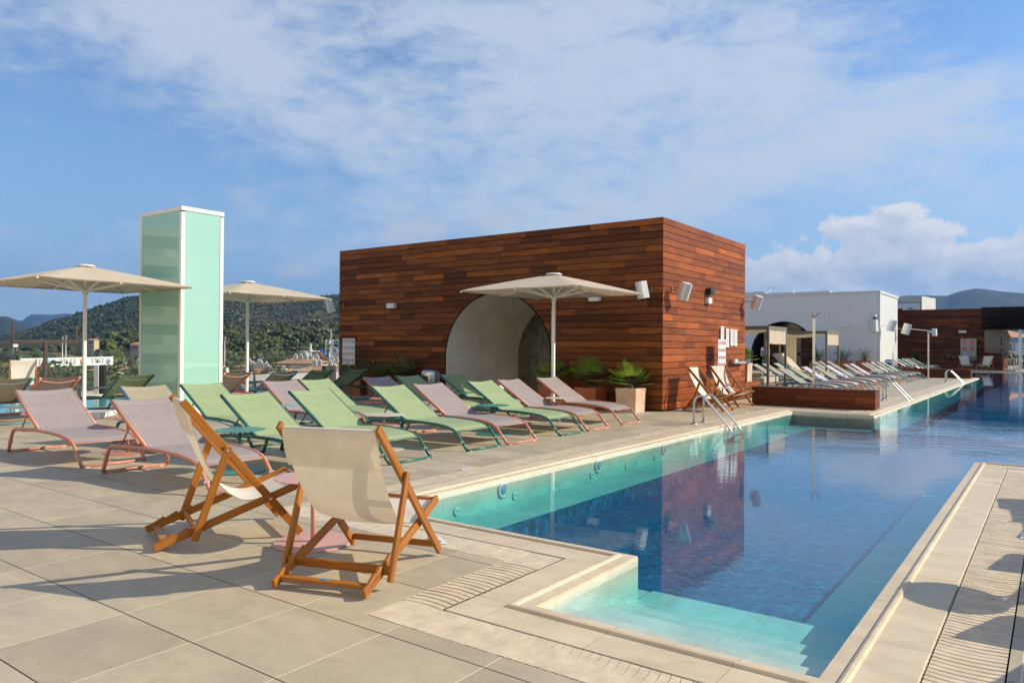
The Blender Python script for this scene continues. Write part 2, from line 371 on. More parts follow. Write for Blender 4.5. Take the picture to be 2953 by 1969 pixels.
# grate bars, curved in plan, laid all along the channel
gb = MB(); gb2 = MB()
n = len(POOL); OI = offset_poly(POOL, .352); OO = offset_poly(POOL, RW-.014)
def grate_bar(mb, A, B, width, dirv, bend, z=0.0, th=.012):
    A, B = Vector(A), Vector(B); pts = []
    for k in range(6):
        t_ = k/5; pts.append(A.lerp(B, t_)+dirv*(bend*(1-(2*t_-1)**2)))
    L_ = [(p-dirv*width/2) for p in pts]; R_ = [(p+dirv*width/2) for p in pts]
    for k in range(5):
        mb.poly([(L_[k].x, L_[k].y, z), (R_[k].x, R_[k].y, z), (R_[k+1].x, R_[k+1].y, z), (L_[k+1].x, L_[k+1].y, z)])
        mb.poly([(L_[k].x, L_[k].y, z-th), (L_[k].x, L_[k].y, z), (L_[k+1].x, L_[k+1].y, z), (L_[k+1].x, L_[k+1].y, z-th)])
        mb.poly([(R_[k].x, R_[k].y, z), (R_[k].x, R_[k].y, z-th), (R_[k+1].x, R_[k+1].y, z-th), (R_[k+1].x, R_[k+1].y, z)])
for i in range(n):
    j = (i+1) % n; p, q = Vector(POOL[i]), Vector(POOL[j]); d = (q-p); L = d.length; d.normalize(); nn = Vector((d.y, -d.x))
    if p.x > 13 and q.x > 13: continue
    # convex or concave ends decide where the bars start
    lo = Vector(OI[i]).dot(d); lo2 = Vector(OO[i]).dot(d); hi = Vector(OI[j]).dot(d); hi2 = Vector(OO[j]).dot(d)
    a0, a1 = max(lo, lo2), min(hi, hi2)
    if a1-a0 < .1: continue
    for a_, b_ in ((lo, lo2), (hi, hi2)):       # plain mitred corner pieces
        pass
    pitch = .046; base = p-d*p.dot(d)
    cnt = int((a1-a0)/pitch)
    near = (abs(p.y) < 18 or abs(q.y) < 18)
    if p.y > 20 and q.y > 20 and i not in (9,): pitch = .2; cnt = int((a1-a0)/pitch)
    if i == 9: pitch = .09; cnt = int((a1-a0)/pitch)
    for k in range(cnt):
        sft = a0+(k+.5)*(a1-a0)/cnt; A = base+d*sft+nn*.349; B = base+d*sft+nn*(RW-.007)
        ww = (a1-a0)/cnt; slot = {1: .013, 3: .011, 0: .0035, 2: .0045}.get(i, .009)
        jj = rnd.uniform(-.0012, .0012)
        grate_bar(gb, A, B, ww-slot+jj, d, -.018 if i % 2 else .018, z=-.001+rnd.uniform(-.0012, .0006))
    for (ci, cj, s_) in ((OI[i], OO[i], a0), (OI[j], OO[j], a1)):
        ci, cj = Vector(ci), Vector(cj)
        tw = d*(.026 if s_ == a0 else -.026); e1 = base+d*s_+nn*.348+tw; e2 = base+d*s_+nn*(RW-.012)+tw
        pts = [(ci.x, ci.y, -.004), (cj.x, cj.y, -.004), (e2.x, e2.y, -.004), (e1.x, e1.y, -.004)]
        # drop duplicates
        up = []
        for t_ in pts:
            if not up or (Vector(t_)-Vector(up[-1])).length > 1e-4: up.append(t_)
        if (Vector(up[0])-Vector(up[-1])).length < 1e-4: up.pop()
        if len(up) >= 3:
            gb.poly(up)
M_GRATE = pm('grate_stone', (.65, .54, .39), .6, .1, 9, bd=.001, bs=90)
tag(gb.build('drain_grate', M_GRATE), kind='structure')
# deck: rectangles round the ring
OUT = offset_poly(POOL, RW)
def rects(mb, z, outer, hole):
    x0, y0, x1, y1 = outer
    xs = sorted({x0, x1, *[p[0] for p in hole]}); ys = sorted({y0, y1, *[p[1] for p in hole]})
    def inside(x, y):
        c_ = False; m_ = len(hole)
        for i in range(m_):
            (ax, ay), (bx, by) = hole[i], hole[(i+1) % m_]
            if (ay > y) != (by > y) and x < (bx-ax)*(y-ay)/(by-ay)+ax: c_ = not c_
        return c_
    for i in range(len(xs)-1):
        for j in range(len(ys)-1):
            if not inside((xs[i]+xs[i+1])/2, (ys[j]+ys[j+1])/2) and xs[i+1] <= x1+1e-6 and ys[j+1] <= y1+1e-6:
                mb.poly([(xs[i], ys[j], z), (xs[i+1], ys[j], z), (xs[i+1], ys[j+1], z), (xs[i], ys[j+1], z)])
dk = MB(); rects(dk, 0, (-16.6, -14, 24, 5.6), [(x, y) for x, y in OUT if 1] )
dk2 = MB()
full = MB(); rects(full, 0, (-16.6, -14, 24, 78), OUT)
sides = MB()
for i in range(len(OUT)):
    a_, b_ = OUT[i], OUT[(i+1) % len(OUT)]; full.poly([(a_[0], a_[1], 0), (b_[0], b_[1], 0), (b_[0], b_[1], -.09), (a_[0], a_[1], -.09)])
tag(full.build('pool_deck', M_DECK), kind='structure')
# deck west of the small plunge pool, and the roof slab edge
wd = MB()
for r_ in ((-16.6, 16.6, -30, 78), (-22.6, -14, -16.6, 3.4)):
    x0, y0, x1, y1 = min(r_[0], r_[2]), r_[1], max(r_[0], r_[2]), r_[3]
    wd.poly([(x0, y0, 0), (x1, y0, 0), (x1, y1, 0), (x0, y1, 0)])
wd.poly([(-22.6, 3.4, 0), (-20.9, 3.4, 0), (-20.9, 16.6, 0), (-22.6, 16.6, 0)])
wd.poly([(-22.6, -14, 0), (-22.6, -14, -3), (-22.6, 16.6, -3), (-22.6, 16.6, 0)]); 
tag(wd.build('terrace', M_COPE), kind='structure')
# pool shell below the water
def uw_mat(name, c1, c2, tx, ty, mos=False):
    m, t, p = base_mat(name)
    oc = t.n('ShaderNodeTexCoord').outputs['Object']; s_ = t.n('ShaderNodeSeparateXYZ'); t.l(oc, s_.inputs[0])
    if mos:
        v1 = t.n('ShaderNodeTexBrick'); v1.offset = .5
        t.l(t.mapping(oc, (1, 1, 1)), v1.inputs['Vector']); v1.inputs['Scale'].default_value = 1.0
        v1.inputs['Brick Width'].default_value = .05; v1.inputs['Row Height'].default_value = .05; v1.inputs['Mortar Size'].default_value = .003
        v1.inputs['Color1'].default_value = (*c1, 1); v1.inputs['Color2'].default_value = (*c2, 1); v1.inputs['Mortar'].default_value = (c1[0]*1.6, c1[1]*1.5, c1[2]*1.4, 1)
        v1.inputs['Bias'].default_value = 0.0
        wn = t.n('ShaderNodeTexWhiteNoise', noise_dimensions='3D')
        sn = t.n('ShaderNodeVectorMath', operation='SNAP'); sn.inputs[1].default_value = (.05, .025, .05); t.l(oc, sn.inputs[0]); t.l(sn.outputs[0], wn.inputs['Vector'])
        sp = t.m('GREATER_THAN', wn.outputs['Value'], .95)
        n = t.noise(oc, .8, 4); vv = t.m('ADD', .55, t.m('MULTIPLY', wn.outputs['Value'], .9)); cmb = t.n('ShaderNodeCombineXYZ'); [t.l(vv, cmb.inputs[q]) for q in range(3)]; c_ = t.mix(1.0, v1.outputs[0], cmb.outputs[0], 'MULTIPLY'); c_ = t.mix(t.m('MULTIPLY', sp, .5), c_, (.14, .40, .46)); c_ = t.mix(t.m('MULTIPLY', n, .35), c_, tuple(x*.5 for x in c1))
    else:
        n = t.noise(t.mapping(oc, (1.2, .7, 2)), 3.0, 6, .65, .8); c_ = t.ramp(n, [(.32, c2), (.66, c1)])
        fu = t.m('FRACT', t.m('DIVIDE', t.m('ADD', s_.outputs[0], 50), tx)); fv = t.m('FRACT', t.m('DIVIDE', t.m('ADD', s_.outputs[1], 50), ty))
        jn = t.m('MAXIMUM', t.m('LESS_THAN', fu, .008), t.m('LESS_THAN', fv, .008)); c_ = t.mix(t.m('MULTIPLY', jn, .5), c_, tuple(x*.5 for x in c2))
        # mottled stone with thin darker joints
    t.l(c_, p.inputs['Base Color']); p.inputs['Roughness'].default_value = .5
    return m
M_UW = uw_mat('pool_stone', (.74, .70, .58), (.56, .53, .43), .6, .6)
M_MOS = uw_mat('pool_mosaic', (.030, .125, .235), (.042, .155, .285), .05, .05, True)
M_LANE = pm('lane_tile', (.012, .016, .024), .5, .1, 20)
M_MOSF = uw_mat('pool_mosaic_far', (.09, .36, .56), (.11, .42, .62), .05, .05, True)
sh = MB(); zl, zd, zw = -.28, -.46, -.035
for i in range(len(POOL)):          # upper wall
    a_, b_ = POOL[i], POOL[(i+1) % len(POOL)]
    dd = zd if i in (4, 5, 6, 7, 8) else zl
    sh.poly([(b_[0], b_[1], -.02), (a_[0], a_[1], -.02), (a_[0], a_[1], zd), (b_[0], b_[1], zd)])
sh.m = 0
def rc(x0, y0, x1, y1, z, z2=None):
    n0 = len(sh.f); sh.box(((x0+x1)/2, (y0+y1)/2, (z+zd)/2), (x1-x0, y1-y0, z-zd))
    for k in range(n0, len(sh.f)): sh.mi[k] = 0 if k == n0+1 else 1
rc(-4.58, 4.38, -4.02, 16.0, zl)                     # left bench
rc(-4.02, 4.38, -2.18, 4.56, zl-.001)                # near bench under the coping
rc(-1.295, 4.6, -.785, 10.25, zl-.135)                # right bench
rc(-4.58, 16.0, -2.98, 16.55, zl-.003)
rc(-2.98, 16.55, -2.55, 42.4, zl-.004)
for k, (y0, y1, z) in enumerate(((3.215, 3.50, -.09), (3.50, 3.80, -.155), (3.80, 4.10, -.22), (4.10, 4.6, -.285))):
    rc(-2.18, y0, -.785, y1, z)                      # steps
tag(sh.build('pool_shell', [M_UW, M_MOS]), kind='structure')
fl = MB(); fl.poly([(-4.6, 3.2, zd+.004), (14, 3.2, zd+.004), (14, 17.4, zd+.004), (-4.6, 17.4, zd+.004)])
tag(fl.build('pool_floor', M_MOS), kind='structure')
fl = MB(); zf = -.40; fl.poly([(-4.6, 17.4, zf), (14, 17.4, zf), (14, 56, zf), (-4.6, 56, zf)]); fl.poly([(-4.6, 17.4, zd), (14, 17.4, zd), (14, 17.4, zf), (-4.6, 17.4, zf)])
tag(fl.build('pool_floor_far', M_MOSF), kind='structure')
ln = MB()
for yy in np.arange(19.5, 55, 2.6): ln.box((5.5, yy, zf+.004), (16.6, .14, .004))
for xx in (-2.45, .6, 3.2, 6.0): ln.box((xx, 36.8, zf+.009), (.30, 38.6, .004))
tag(ln.build('lane_lines', M_LANE), kind='structure')
# water
def water_mat(name, tint, vol=None):
    m, t, p = base_mat(name)
    oc = t.n('ShaderNodeTexCoord').outputs['Object']; s_ = t.n('ShaderNodeSeparateXYZ'); t.l(oc, s_.inputs[0])
    tr = t.n('ShaderNodeBsdfTransparent'); tr.inputs[0].default_value = (*tint, 1)
    gl = t.n('ShaderNodeBsdfGlossy'); gl.inputs['Roughness'].default_value = .012; gl.inputs[0].default_value = (1, 1, 1, 1)
    wa = t.noise(t.mapping(oc, (1.0, 2.4, 1), (0, 0, YAW*.9)), 2.1, 3, .5, .2); wb = t.noise(t.mapping(oc, (1.0, 2.8, 1), (0, 0, YAW)), 9.0, 3, .55, .2)
    amp = t.n('ShaderNodeMapRange', interpolation_type='SMOOTHSTEP'); t.l(s_.outputs[1], amp.inputs[0]); amp.inputs[1].default_value = 8; amp.inputs[2].default_value = 15; amp.inputs[3].default_value = .30; amp.inputs[4].default_value = 1.0
    amp2 = t.n('ShaderNodeMapRange', interpolation_type='SMOOTHSTEP'); t.l(s_.outputs[1], amp2.inputs[0]); amp2.inputs[1].default_value = 16.5; amp2.inputs[2].default_value = 21; amp2.inputs[3].default_value = 1.0; amp2.inputs[4].default_value = .16
    patch = t.noise(oc, .32, 2, .5); pr = t.ramp(patch, [(.42, .25), (.62, 1.0)])
    hh = t.m('MULTIPLY', t.m('ADD', wa, t.m('MULTIPLY', wb, .22)), t.m('MULTIPLY', t.m('MULTIPLY', amp.outputs[0], amp2.outputs[0]), pr))
    bp = t.n('ShaderNodeBump'); bp.inputs['Strength'].default_value = 1.0; bp.inputs['Distance'].default_value = .0085; t.l(hh, bp.inputs['Height'])
    t.l(bp.outputs[0], gl.inputs['Normal'])
    lw = t.n('ShaderNodeLayerWeight'); t.l(bp.outputs[0], lw.inputs['Normal']); sf = t.m('ADD', .021, t.m('MULTIPLY', .979, t.m('POWER', lw.outputs['Facing'], 5.0)))   # the same from above and below
    mx = t.n('ShaderNodeMixShader'); t.l(sf, mx.inputs[0]); t.l(tr.outputs[0], mx.inputs[1]); t.l(gl.outputs[0], mx.inputs[2])
    t.l(mx.outputs[0], m.node_tree.nodes['Material Output'].inputs[0])
    if vol:
        va = t.n('ShaderNodeVolumeAbsorption'); va.inputs['Color'].default_value = (*vol, 1); va.inputs['Density'].default_value = 1.15; t.l(va.outputs[0], m.node_tree.nodes['Material Output'].inputs['Volume'])
    return m
M_WATER = water_mat('pool_water', (.97, .985, .985), (0.0, .855, .935)); M_WATER2 = water_mat('shallow_water', (.40, .86, .93))
WP = offset_poly(POOL, .006); POOL_ = POOL; POOL = WP; wt = MB(); xs = sorted({p_[0] for p_ in POOL}); ys = sorted({p_[1] for p_ in POOL})
def inpool(x, y):
    c_ = False
    for i in range(len(POOL)):
        (ax, ay), (bx, by) = POOL[i], POOL[(i+1) % len(POOL)]
        if (ay > y) != (by > y) and x < (bx-ax)*(y-ay)/(by-ay)+ax: c_ = not c_
    return c_
for i in range(len(xs)-1):
    for j in range(len(ys)-1):
        if inpool((xs[i]+xs[i+1])/2, (ys[j]+ys[j+1])/2):
            wt.poly([(xs[i], ys[j], zw), (xs[i+1], ys[j], zw), (xs[i+1], ys[j+1], zw), (xs[i], ys[j+1], zw)]); wt.poly([(xs[i], ys[j], -1.4), (xs[i], ys[j+1], -1.4), (xs[i+1], ys[j+1], -1.4), (xs[i+1], ys[j], -1.4)])
for i in range(len(WP)):
    (ax, ay), (bx, by) = WP[i], WP[(i+1) % len(WP)]; wt.poly([(ax, ay, zw), (ax, ay, -1.4), (bx, by, -1.4), (bx, by, zw)])
POOL = POOL_
_o = wt.build('water', M_WATER); _bm = bmesh.new(); _bm.from_mesh(_o.data); bmesh.ops.remove_doubles(_bm, verts=_bm.verts, dist=.0005); bmesh.ops.recalc_face_normals(_bm, faces=_bm.faces); _bm.to_mesh(_o.data); _bm.free()
tag(_o, kind='structure')
# underwater lamps and inlets on the left wall
M_WHITE = pm('white_plastic', (.74, .74, .72), .35, .04, 5)
M_LENS = pm('blue_lens', (.22, .42, .58), .2, .1, 20)
for k, yy in enumerate((6.12, 8.09, 10.02, 12.6)):
    t_ = thing('pool_lamp', 'round underwater lamp on the left pool wall, %s from the near end' % ('first', 'second', 'third', 'fourth')[k], 'pool lamp', (-4.578, yy, -.125), group='lamps in the left pool wall')
    MB().lathe([(.085, 0), (.085, .012), (.06, .018), (.055, .01)], n=20).build('rim', M_WHITE, t_, rot=(0, PI/2, 0))
    MB().lathe([(.054, .008), (.03, .02), (0.0001, .024)], n=16).build('lens', M_LENS, t_, rot=(0, PI/2, 0))
for k, yy in enumerate((5.39, 6.33, 7.93, 8.85, 9.72)):
    t_ = thing('water_inlet', 'small white round water inlet on the left pool wall, %s from the near end' % ('first', 'second', 'third', 'fourth', 'fifth')[k], 'water inlet', (-4.578, yy, -.215), group='inlets in the left pool wall')
    MB().lathe([(.042, 0), (.042, .01), (.02, .014), (.018, .004)], n=16).build('ring', M_WHITE, t_, rot=(0, PI/2, 0))
    MB().lathe([(.016, .006), (0.0001, .012)], n=10).build('nozzle', M_WHITE, t_, rot=(0, PI/2, 0))
# ladders: two curved handrails running into the water
M_STEEL = pm('brushed_steel', (.62, .62, .60), .22, .05, 12, metal=1.0)
def ladder(x, y, label, rail=.44):
    t_ = thing('pool_ladder', label, 'pool ladder', (x, y, 0), group='pool ladders with twin handrails')
    for dy in (0, rail):
        pth = [(0, dy, 0), (0, dy, .30), (0.0, dy, .36)]
        for k in range(1, 11):
            an = PI-k*(PI-.62)/10*1.0; pth.append((.12+.12*math.cos(an), dy, .36+.15*math.sin(an)))
        ex = pth[-1]; pth.append((.62, dy, .0)); pth.append((.71, dy, -.12)); pth.append((.73, dy, -.25))
        MB().tube(pth, .021, 10).build('handrail', M_STEEL, t_)
        MB().lathe([(.055, .001), (.055, .012), (.03, .022)], (0, dy, 0), 16).build('foot_plate', M_STEEL, t_)
    for k in range(2): MB().box((.73, rail/2, -.14-.1*k), (.07, rail, .02)).build('step', M_STEEL, t_)
    return t_
ladder(-5.16, 12.52, 'steel pool ladder beside the two deckchairs at the wooden wall')
ladder(-3.70, 21.8, 'steel pool ladder just past the low wooden planter box')
ladder(-3.68, 35.4, 'steel pool ladder in the middle distance before the second planter')
ladder(-6.35, 45.6, 'steel pool ladder farthest away, rising behind the second planter')
# depth markers let into the tiles
M_SIGNW = pm('sign_white', (.78, .78, .78), .4, .02, 3)
M_RED = pm('sign_red', (.62, .03, .03), .4, .03, 8)
M_BLACK = pm('black_plastic', (.02, .02, .022), .4, .1, 20)
for x, y, rz, lb in ((-3.45, 3.86, math.radians(-32), 'beside the near white deckchair'), (-5.24, 6.31, PI/2, 'at the drain by the nearest green lounger'), (-5.2, 10.54, PI/2, 'at the drain below the last mauve lounger'), (-.16, 6.53, PI/2, 'at the right edge of the picture'), (-5.29, 15.6, PI/2, 'in front of the deckchairs at the wooden wall')):
    t_ = thing('depth_marker', 'white depth marker reading 1,30m '+lb, 'depth marker', (x, y, .003), rz, 'depth markers in the deck')
    MB().box((0, 0, .001), (.20, .085, .002)).build('plate', M_SIGNW, t_)
    text_into('lettering', '1,30m', .045, M_BLACK, t_, Matrix.Translation((.025, 0, .0026)), .0004)
    rg = MB(); rg.tube([(-.065+.022*math.cos(q*PI/8), .022*math.sin(q*PI/8), .0026) for q in range(16)], .003, 4, True); rg.bar((-.08, -.014, .003), (-.05, .014, .003), .004, .001, ch=.0002); rg.build('red_symbol', M_RED, t_)
# ------------------------------------------------------------ timber pavilion
def plank_wall(mb, origin, ux, nrm, length, z0, z1, pitch, gap, th, pal, rs, hole=None, lens=(.5, 2.6), seg=.12):
    """horizontal boards along ux, facing nrm"""
    o = Vector(origin); ux = Vector(ux); nn = Vector(nrm); rows = int(round((z1-z0)/pitch)); ph = (z1-z0)/rows
    flip = ux.cross(Vector((0, 0, 1))).dot(nn) < 0
    for r_ in range(rows):
        zb = z0+r_*ph+gap/2; zt = z0+(r_+1)*ph-gap/2; x = 0; dz_ = rs.uniform(-.001, .001)
        while x < length-1e-4:
            L = min(rs.uniform(*lens), length-x)
            if length-x-L < .3: L = length-x
            spans = [(x+.0012, x+L-.0012)]
            if hole: spans = hole(spans[0][0], spans[0][1], zb)
            mb.tint = pal(rs); out = th+rs.uniform(-.0015, .0015); uo, vo = rs.random()*40, rs.random()*40
            for a_, b_ in spans:
                if b_-a_ < .02: continue
                at_, bt_ = a_, b_
                if hole:
                    for (qa, qb) in hole(x+.0012, x+L-.0012, zt):
                        if abs(qa-a_) < .35 and abs(qb-b_) < .35: at_, bt_ = qa, qb
                p = [o+ux*a_+Vector((0,0,zb)), o+ux*b_+Vector((0,0,zb)), o+ux*bt_+Vector((0,0,zt)), o+ux*at_+Vector((0,0,zt))]
                f_ = [q+nn*out for q in p]; uv = [(uo, vo), (uo+b_-a_, vo), (uo+b_-a_, vo+ph), (uo, vo+ph)]
                F_ = f_ if not flip else f_[::-1]; UV = uv if not flip else uv[::-1]
                mb.poly(F_, uv=UV)
                for k in range(4):
                    l_ = (k+1) % 4; mb.poly([f_[k], p[k], p[l_], f_[l_]], uv=[(uo, vo), (uo, vo+.02), (uo+.1, vo+.02), (uo+.1, vo)])
            x += L
    mb.tint = (1, 1, 1)
def pal_ipe(rs):
    q = rs.random(); k = rs.uniform(.82, 1.12)
    if q < .12: c_ = (1.55, 1.42, 1.05)
    elif q < .40: c_ = (.60, .55, .60)
    elif q < .52: c_ = (1.18, 1.12, 1.0)
    else: c_ = (.92, .88, .86)
    return (c_[0]*k, c_[1]*k, c_[2]*k)
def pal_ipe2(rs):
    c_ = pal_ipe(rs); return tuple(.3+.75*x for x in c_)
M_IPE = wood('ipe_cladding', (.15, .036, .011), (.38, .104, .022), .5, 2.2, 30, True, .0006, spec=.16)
M_IPEF = wood('shade_toned_front_ipe', (.085, .028, .010), (.275, .086, .022), .5, 2.2, 30, True, .0006, spec=.16)  # same boards as the side cladding, darkened to carry the front's shade
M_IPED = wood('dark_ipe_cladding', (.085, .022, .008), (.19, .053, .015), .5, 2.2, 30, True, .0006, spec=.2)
M_BACK = pm('black_membrane', (.012, .008, .006), .9, .1)
M_PLAST = pm('tunnel_plaster', (.84, .79, .69), .55, .08, 1.3, bd=.0006, bs=20)
M_CONC = pm('rough_concrete', (.68, .65, .59), .8, .2, 3.5, bd=.002, bs=25)
M_METAL = pm('grey_metal', (.45, .44, .42), .4, .05, 6, metal=.4)
BX0, BX1, BY0, BY1, BH = -16.9, -6.70, 14.56, 19.72, 4.12
pav = thing('timber_pavilion', 'dark red timber clad pavilion with a big round arch opening beside the pool', 'pavilion', (0, 0, 0))
ACX, ACZ, AR = -11.13, 1.04, 1.64
def arch_hole(a_, b_, z):
    xa, xb = BX0+a_, BX0+b_
    hw = AR if z < ACZ else (math.sqrt(AR*AR-(z-ACZ)**2) if z-ACZ < AR else 0)
    if hw <= 0: return [(a_, b_)]
    l, r_ = ACX-hw, ACX+hw; out = []
    if xa < l: out.append((xa-BX0, min(xb, l)-BX0))
    if xb > r_: out.append((max(xa, r_)-BX0, xb-BX0))
    return out
rs = random.Random(5)
mb = MB(); plank_wall(mb, (BX0, BY0+.03, 0), (1, 0, 0), (0, -1, 0), BX1-BX0-.004, .03, BH, .1465, .013, .03, pal_ipe, rs, arch_hole, (.5, 2.4))
# thin tongue pieces finishing the boards against the arch are covered by the trim
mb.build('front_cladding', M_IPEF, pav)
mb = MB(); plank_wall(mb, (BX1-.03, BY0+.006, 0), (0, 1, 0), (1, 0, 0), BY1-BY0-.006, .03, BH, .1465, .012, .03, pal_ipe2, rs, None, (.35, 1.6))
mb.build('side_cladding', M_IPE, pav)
mb = MB(); plank_wall(mb, (BX0+.03, BY0, 0), (0, 1, 0), (-1, 0, 0), BY1-BY0, .03, BH, .1465, .009, .03, pal_ipe, rs, None, (.5, 2.4))
mb.build('rear_side_cladding', M_IPE, pav)
mb = MB()                                               # membrane behind the boards with the arch cut out
yb = BY0+.034
N = 28; arc = [(ACX+(AR+.004)*math.cos(PI-k*PI/N), ACZ+(AR+.004)*math.sin(k*PI/N)) for k in range(N+1)]
mb.poly([(BX0+.035, yb, 0), (ACX-AR-.004, yb, 0), (ACX-AR-.004, yb, BH-.01), (BX0+.035, yb, BH-.01)])
mb.poly([(ACX+AR+.004, yb, 0), (BX1-.035, yb, 0), (BX1-.035, yb, BH-.01), (ACX+AR+.004, yb, BH-.01)])
for k in range(N):
    (xa, za), (xb, zb_) = arc[k], arc[k+1]; mb.poly([(xa, yb, za), (xb, yb, zb_), (xb, yb, BH-.01), (xa, yb, BH-.01)])
mb.poly([(BX1-.035, yb, 0), (BX1-.035, BY1-.01, 0), (BX1-.035, BY1-.01, BH-.01), (BX1-.035, yb, BH-.01)])
mb.poly([(BX0+.035, yb, 0), (BX0+.035, yb, BH-.01), (BX0+.035, BY1-.01, BH-.01), (BX0+.035, BY1-.01, 0)])
mb.poly([(BX0+.035, yb, BH-.012), (BX1-.035, yb, BH-.012), (BX1-.035, BY1-.01, BH-.012), (BX0+.035, BY1-.01, BH-.012)])
mb.poly([(BX1-.035, BY1-.01, 0), (-9.2, BY1-.01, 0), (-9.2, BY1-.01, BH-.01), (BX1-.035, BY1-.01, BH-.01)])
mb.poly([(-13.2, BY1-.01, 0), (BX0+.035, BY1-.01, 0), (BX0+.035, BY1-.01, BH-.01), (-13.2, BY1-.01, BH-.01)])
mb.build('inner_shell', M_BACK, pav)
mb = MB()                                               # arch trim
prf = [(ACX-AR, 0.0)]+[(ACX+AR*math.cos(PI-k*PI/40), ACZ+AR*math.sin(k*PI/40)) for k in range(41)]+[(ACX+AR, 0.0)]
def extrude_profile(mb, prf, y0, y1, smooth=True, off=0.0):
    for k in range(len(prf)-1):
        (xa, za), (xb, zb_) = prf[k], prf[k+1]; mb.poly([(xa, y0, za), (xb, y0, zb_), (xb, y1, zb_), (xa, y1, za)], smooth)
inn = [(ACX+(x-ACX)*(1-.014/AR), (z if z <= 0.001 else ACZ+(z-ACZ)*(1-.014/AR))) for x, z in prf]; prf0 = prf; prf = [(ACX+(x-ACX)*(1+.014/AR), (z if z <= 0.001 else ACZ+(z-ACZ)*(1+.014/AR))) for x, z in prf]
extrude_profile(mb, prf, BY0-.012, BY0+.06); extrude_profile(mb, inn, BY0-.012, BY0+.06)
for k in range(len(prf)-1): mb.poly([(prf[k][0], BY0-.012, prf[k][1]), (inn[k][0], BY0-.012, inn[k][1]), (inn[k+1][0], BY0-.012, inn[k+1][1]), (prf[k+1][0], BY0-.012, prf[k+1][1])])
mb.build('arch_trim', M_IPE, pav)
mb = MB()
i2 = [(ACX+(x-ACX)*(1-.016/AR), (z if z <= 0.001 else ACZ+(z-ACZ)*(1-.016/AR))) for x, z in prf0]
extrude_profile(mb, i2, BY0+.0, 17.75); mb.build('tunnel_lining', M_PLAST, pav)
mb = MB(); mb.box((-12.0, 19.2, 1.3), (3.6, .1, 2.6)); mb.box((-13.5, 18.45, 1.3), (.5, 1.4, 2.6)); mb.box((-11.5, 18.5, 2.75), (4.6, 1.9, .1)); mb.build('inner_concrete_wall', M_CONC, pav)
mb = MB(); mb.box((-12.35, 18.35, 1.2), (.09, .09, 2.4)); mb.box((-11.75, 18.35, 2.43), (1.3, .09, .06)); mb.box((-12.1, 19.13, 1.1), (.9, .03, 2.2)); mb.build('door_frame', M_METAL, pav)
mb = MB(); mb.box((-12.35, 18.29, 1.02), (.03, .04, .05)); mb.build('door_handle', M_BLACK, pav)
mb = MB(); mb.box(((BX0+BX1)/2, (BY0+BY1)/2, BH-.03), (BX1-BX0-.09, BY1-BY0-.09, .03)); mb.build('roof', M_BACK, pav)
# ------------------------------------------------------------ wall fittings
def speaker(loc, face, label, roll=0.0, tilt=-.35, bracket=(0, 1, 0), s=1.0, group='white loudspeakers on the walls'):
    """box loudspeaker; face = direction of its grille; bracket = vector back to the wall"""
    t_ = thing('wall_speaker', label, 'loudspeaker', loc, 0, group)
    fx = Vector(face).normalized(); zx = Vector((0, 0, 1)); sx = zx.cross(fx).normalized(); zx = fx.cross(sx)
    Mr = Matrix([[sx[i], -fx[i], zx[i]] for i in range(3)])      # local -Y is the grille
    Mr = Mr @ Matrix.Rotation(roll, 3, 'Y')
    w_, d_, h_ = .20*s, .20*s, .36*s
    mb = MB(); P_ = [(-w_/2, d_/2), (w_/2, d_/2), (w_/2, -d_/2+.05*s), (w_/2-.05*s, -d_/2), (-w_/2+.05*s, -d_/2), (-w_/2, -d_/2+.05*s)]
    bot = [Mr @ Vector((x, y, -h_/2)) for x, y in P_]; top = [Mr @ Vector((x*.97, y*.97, h_/2)) for x, y in P_]
    for k in range(6): l_ = (k+1) % 6; mb.poly([bot[l_], bot[k], top[k], top[l_]])
    mb.poly(bot[::1]); mb.poly(top[::-1]); mb.build('cabinet', M_WHITE, t_)
    g_ = MB(); q = [Mr @ Vector(v_) for v_ in ((-w_/2+.055*s, -d_/2-.003, -h_/2+.02), (w_/2-.055*s, -d_/2-.003, -h_/2+.02), (w_/2-.055*s, -d_/2-.003, h_/2-.02), (-w_/2+.055*s, -d_/2-.003, h_/2-.02))]
    g_.poly(q); g_.build('grille', M_GRILLE, t_)
    b_ = Vector(bracket); MB().tube([b_*.15, b_*.9], .014, 6).box(tuple(b_*.97), (.05 if abs(b_.x) < .05 else .02, .05 if abs(b_.y) < .05 else .02, .13)).build('wall_bracket', M_BRASS, t_)
    return t_
M_GRILLE = pm('speaker_grille', (.62, .62, .60), .6, .04, 30)
M_BRASS = pm('galvanised_bracket', (.50, .44, .30), .4, .15, 20, metal=.5)
speaker((-17.02, 14.3, 2.50), (-.35, -.85, -.28), 'white loudspeaker at the far left end of the timber pavilion', .10, bracket=(.30, .27, .03))
speaker((-7.05, 14.27, 2.56), (-.5, -.85, -.15), 'white loudspeaker left of the pavilion corner at the parasol tip', -.10, bracket=(.1, .29, .02))
speaker((-6.40, 15.02, 2.56), (.75, -.62, -.34), 'white tilted loudspeaker just right of the pavilion corner', .16, bracket=(-.29, -.05, .05))
speaker((-6.38, 19.72, 2.56), (.75, -.60, -.36), 'white tilted loudspeaker at the far right edge of the pavilion side', .14, bracket=(-.31, -.12, .05))
def wall_light(loc, size, label, axis='y', m=M_WHITE if False else None):
    t_ = thing('wall_light', label, 'wall light', loc, 0, 'white box lights on the walls')
    mb = MB(); mb.box((0, 0, 0), size); o = mb.build('housing', M_WHITE, t_)
    s_ = (size[0]*.8, size[1]*.8, .012); MB().box((0, 0, -size[2]/2-.004), s_).build('diffuser', M_GRILLE, t_); return t_
wall_light((-14.70, 14.50, 2.455), (.27, .11, .13), 'white box light on the pavilion wall left of the arch')
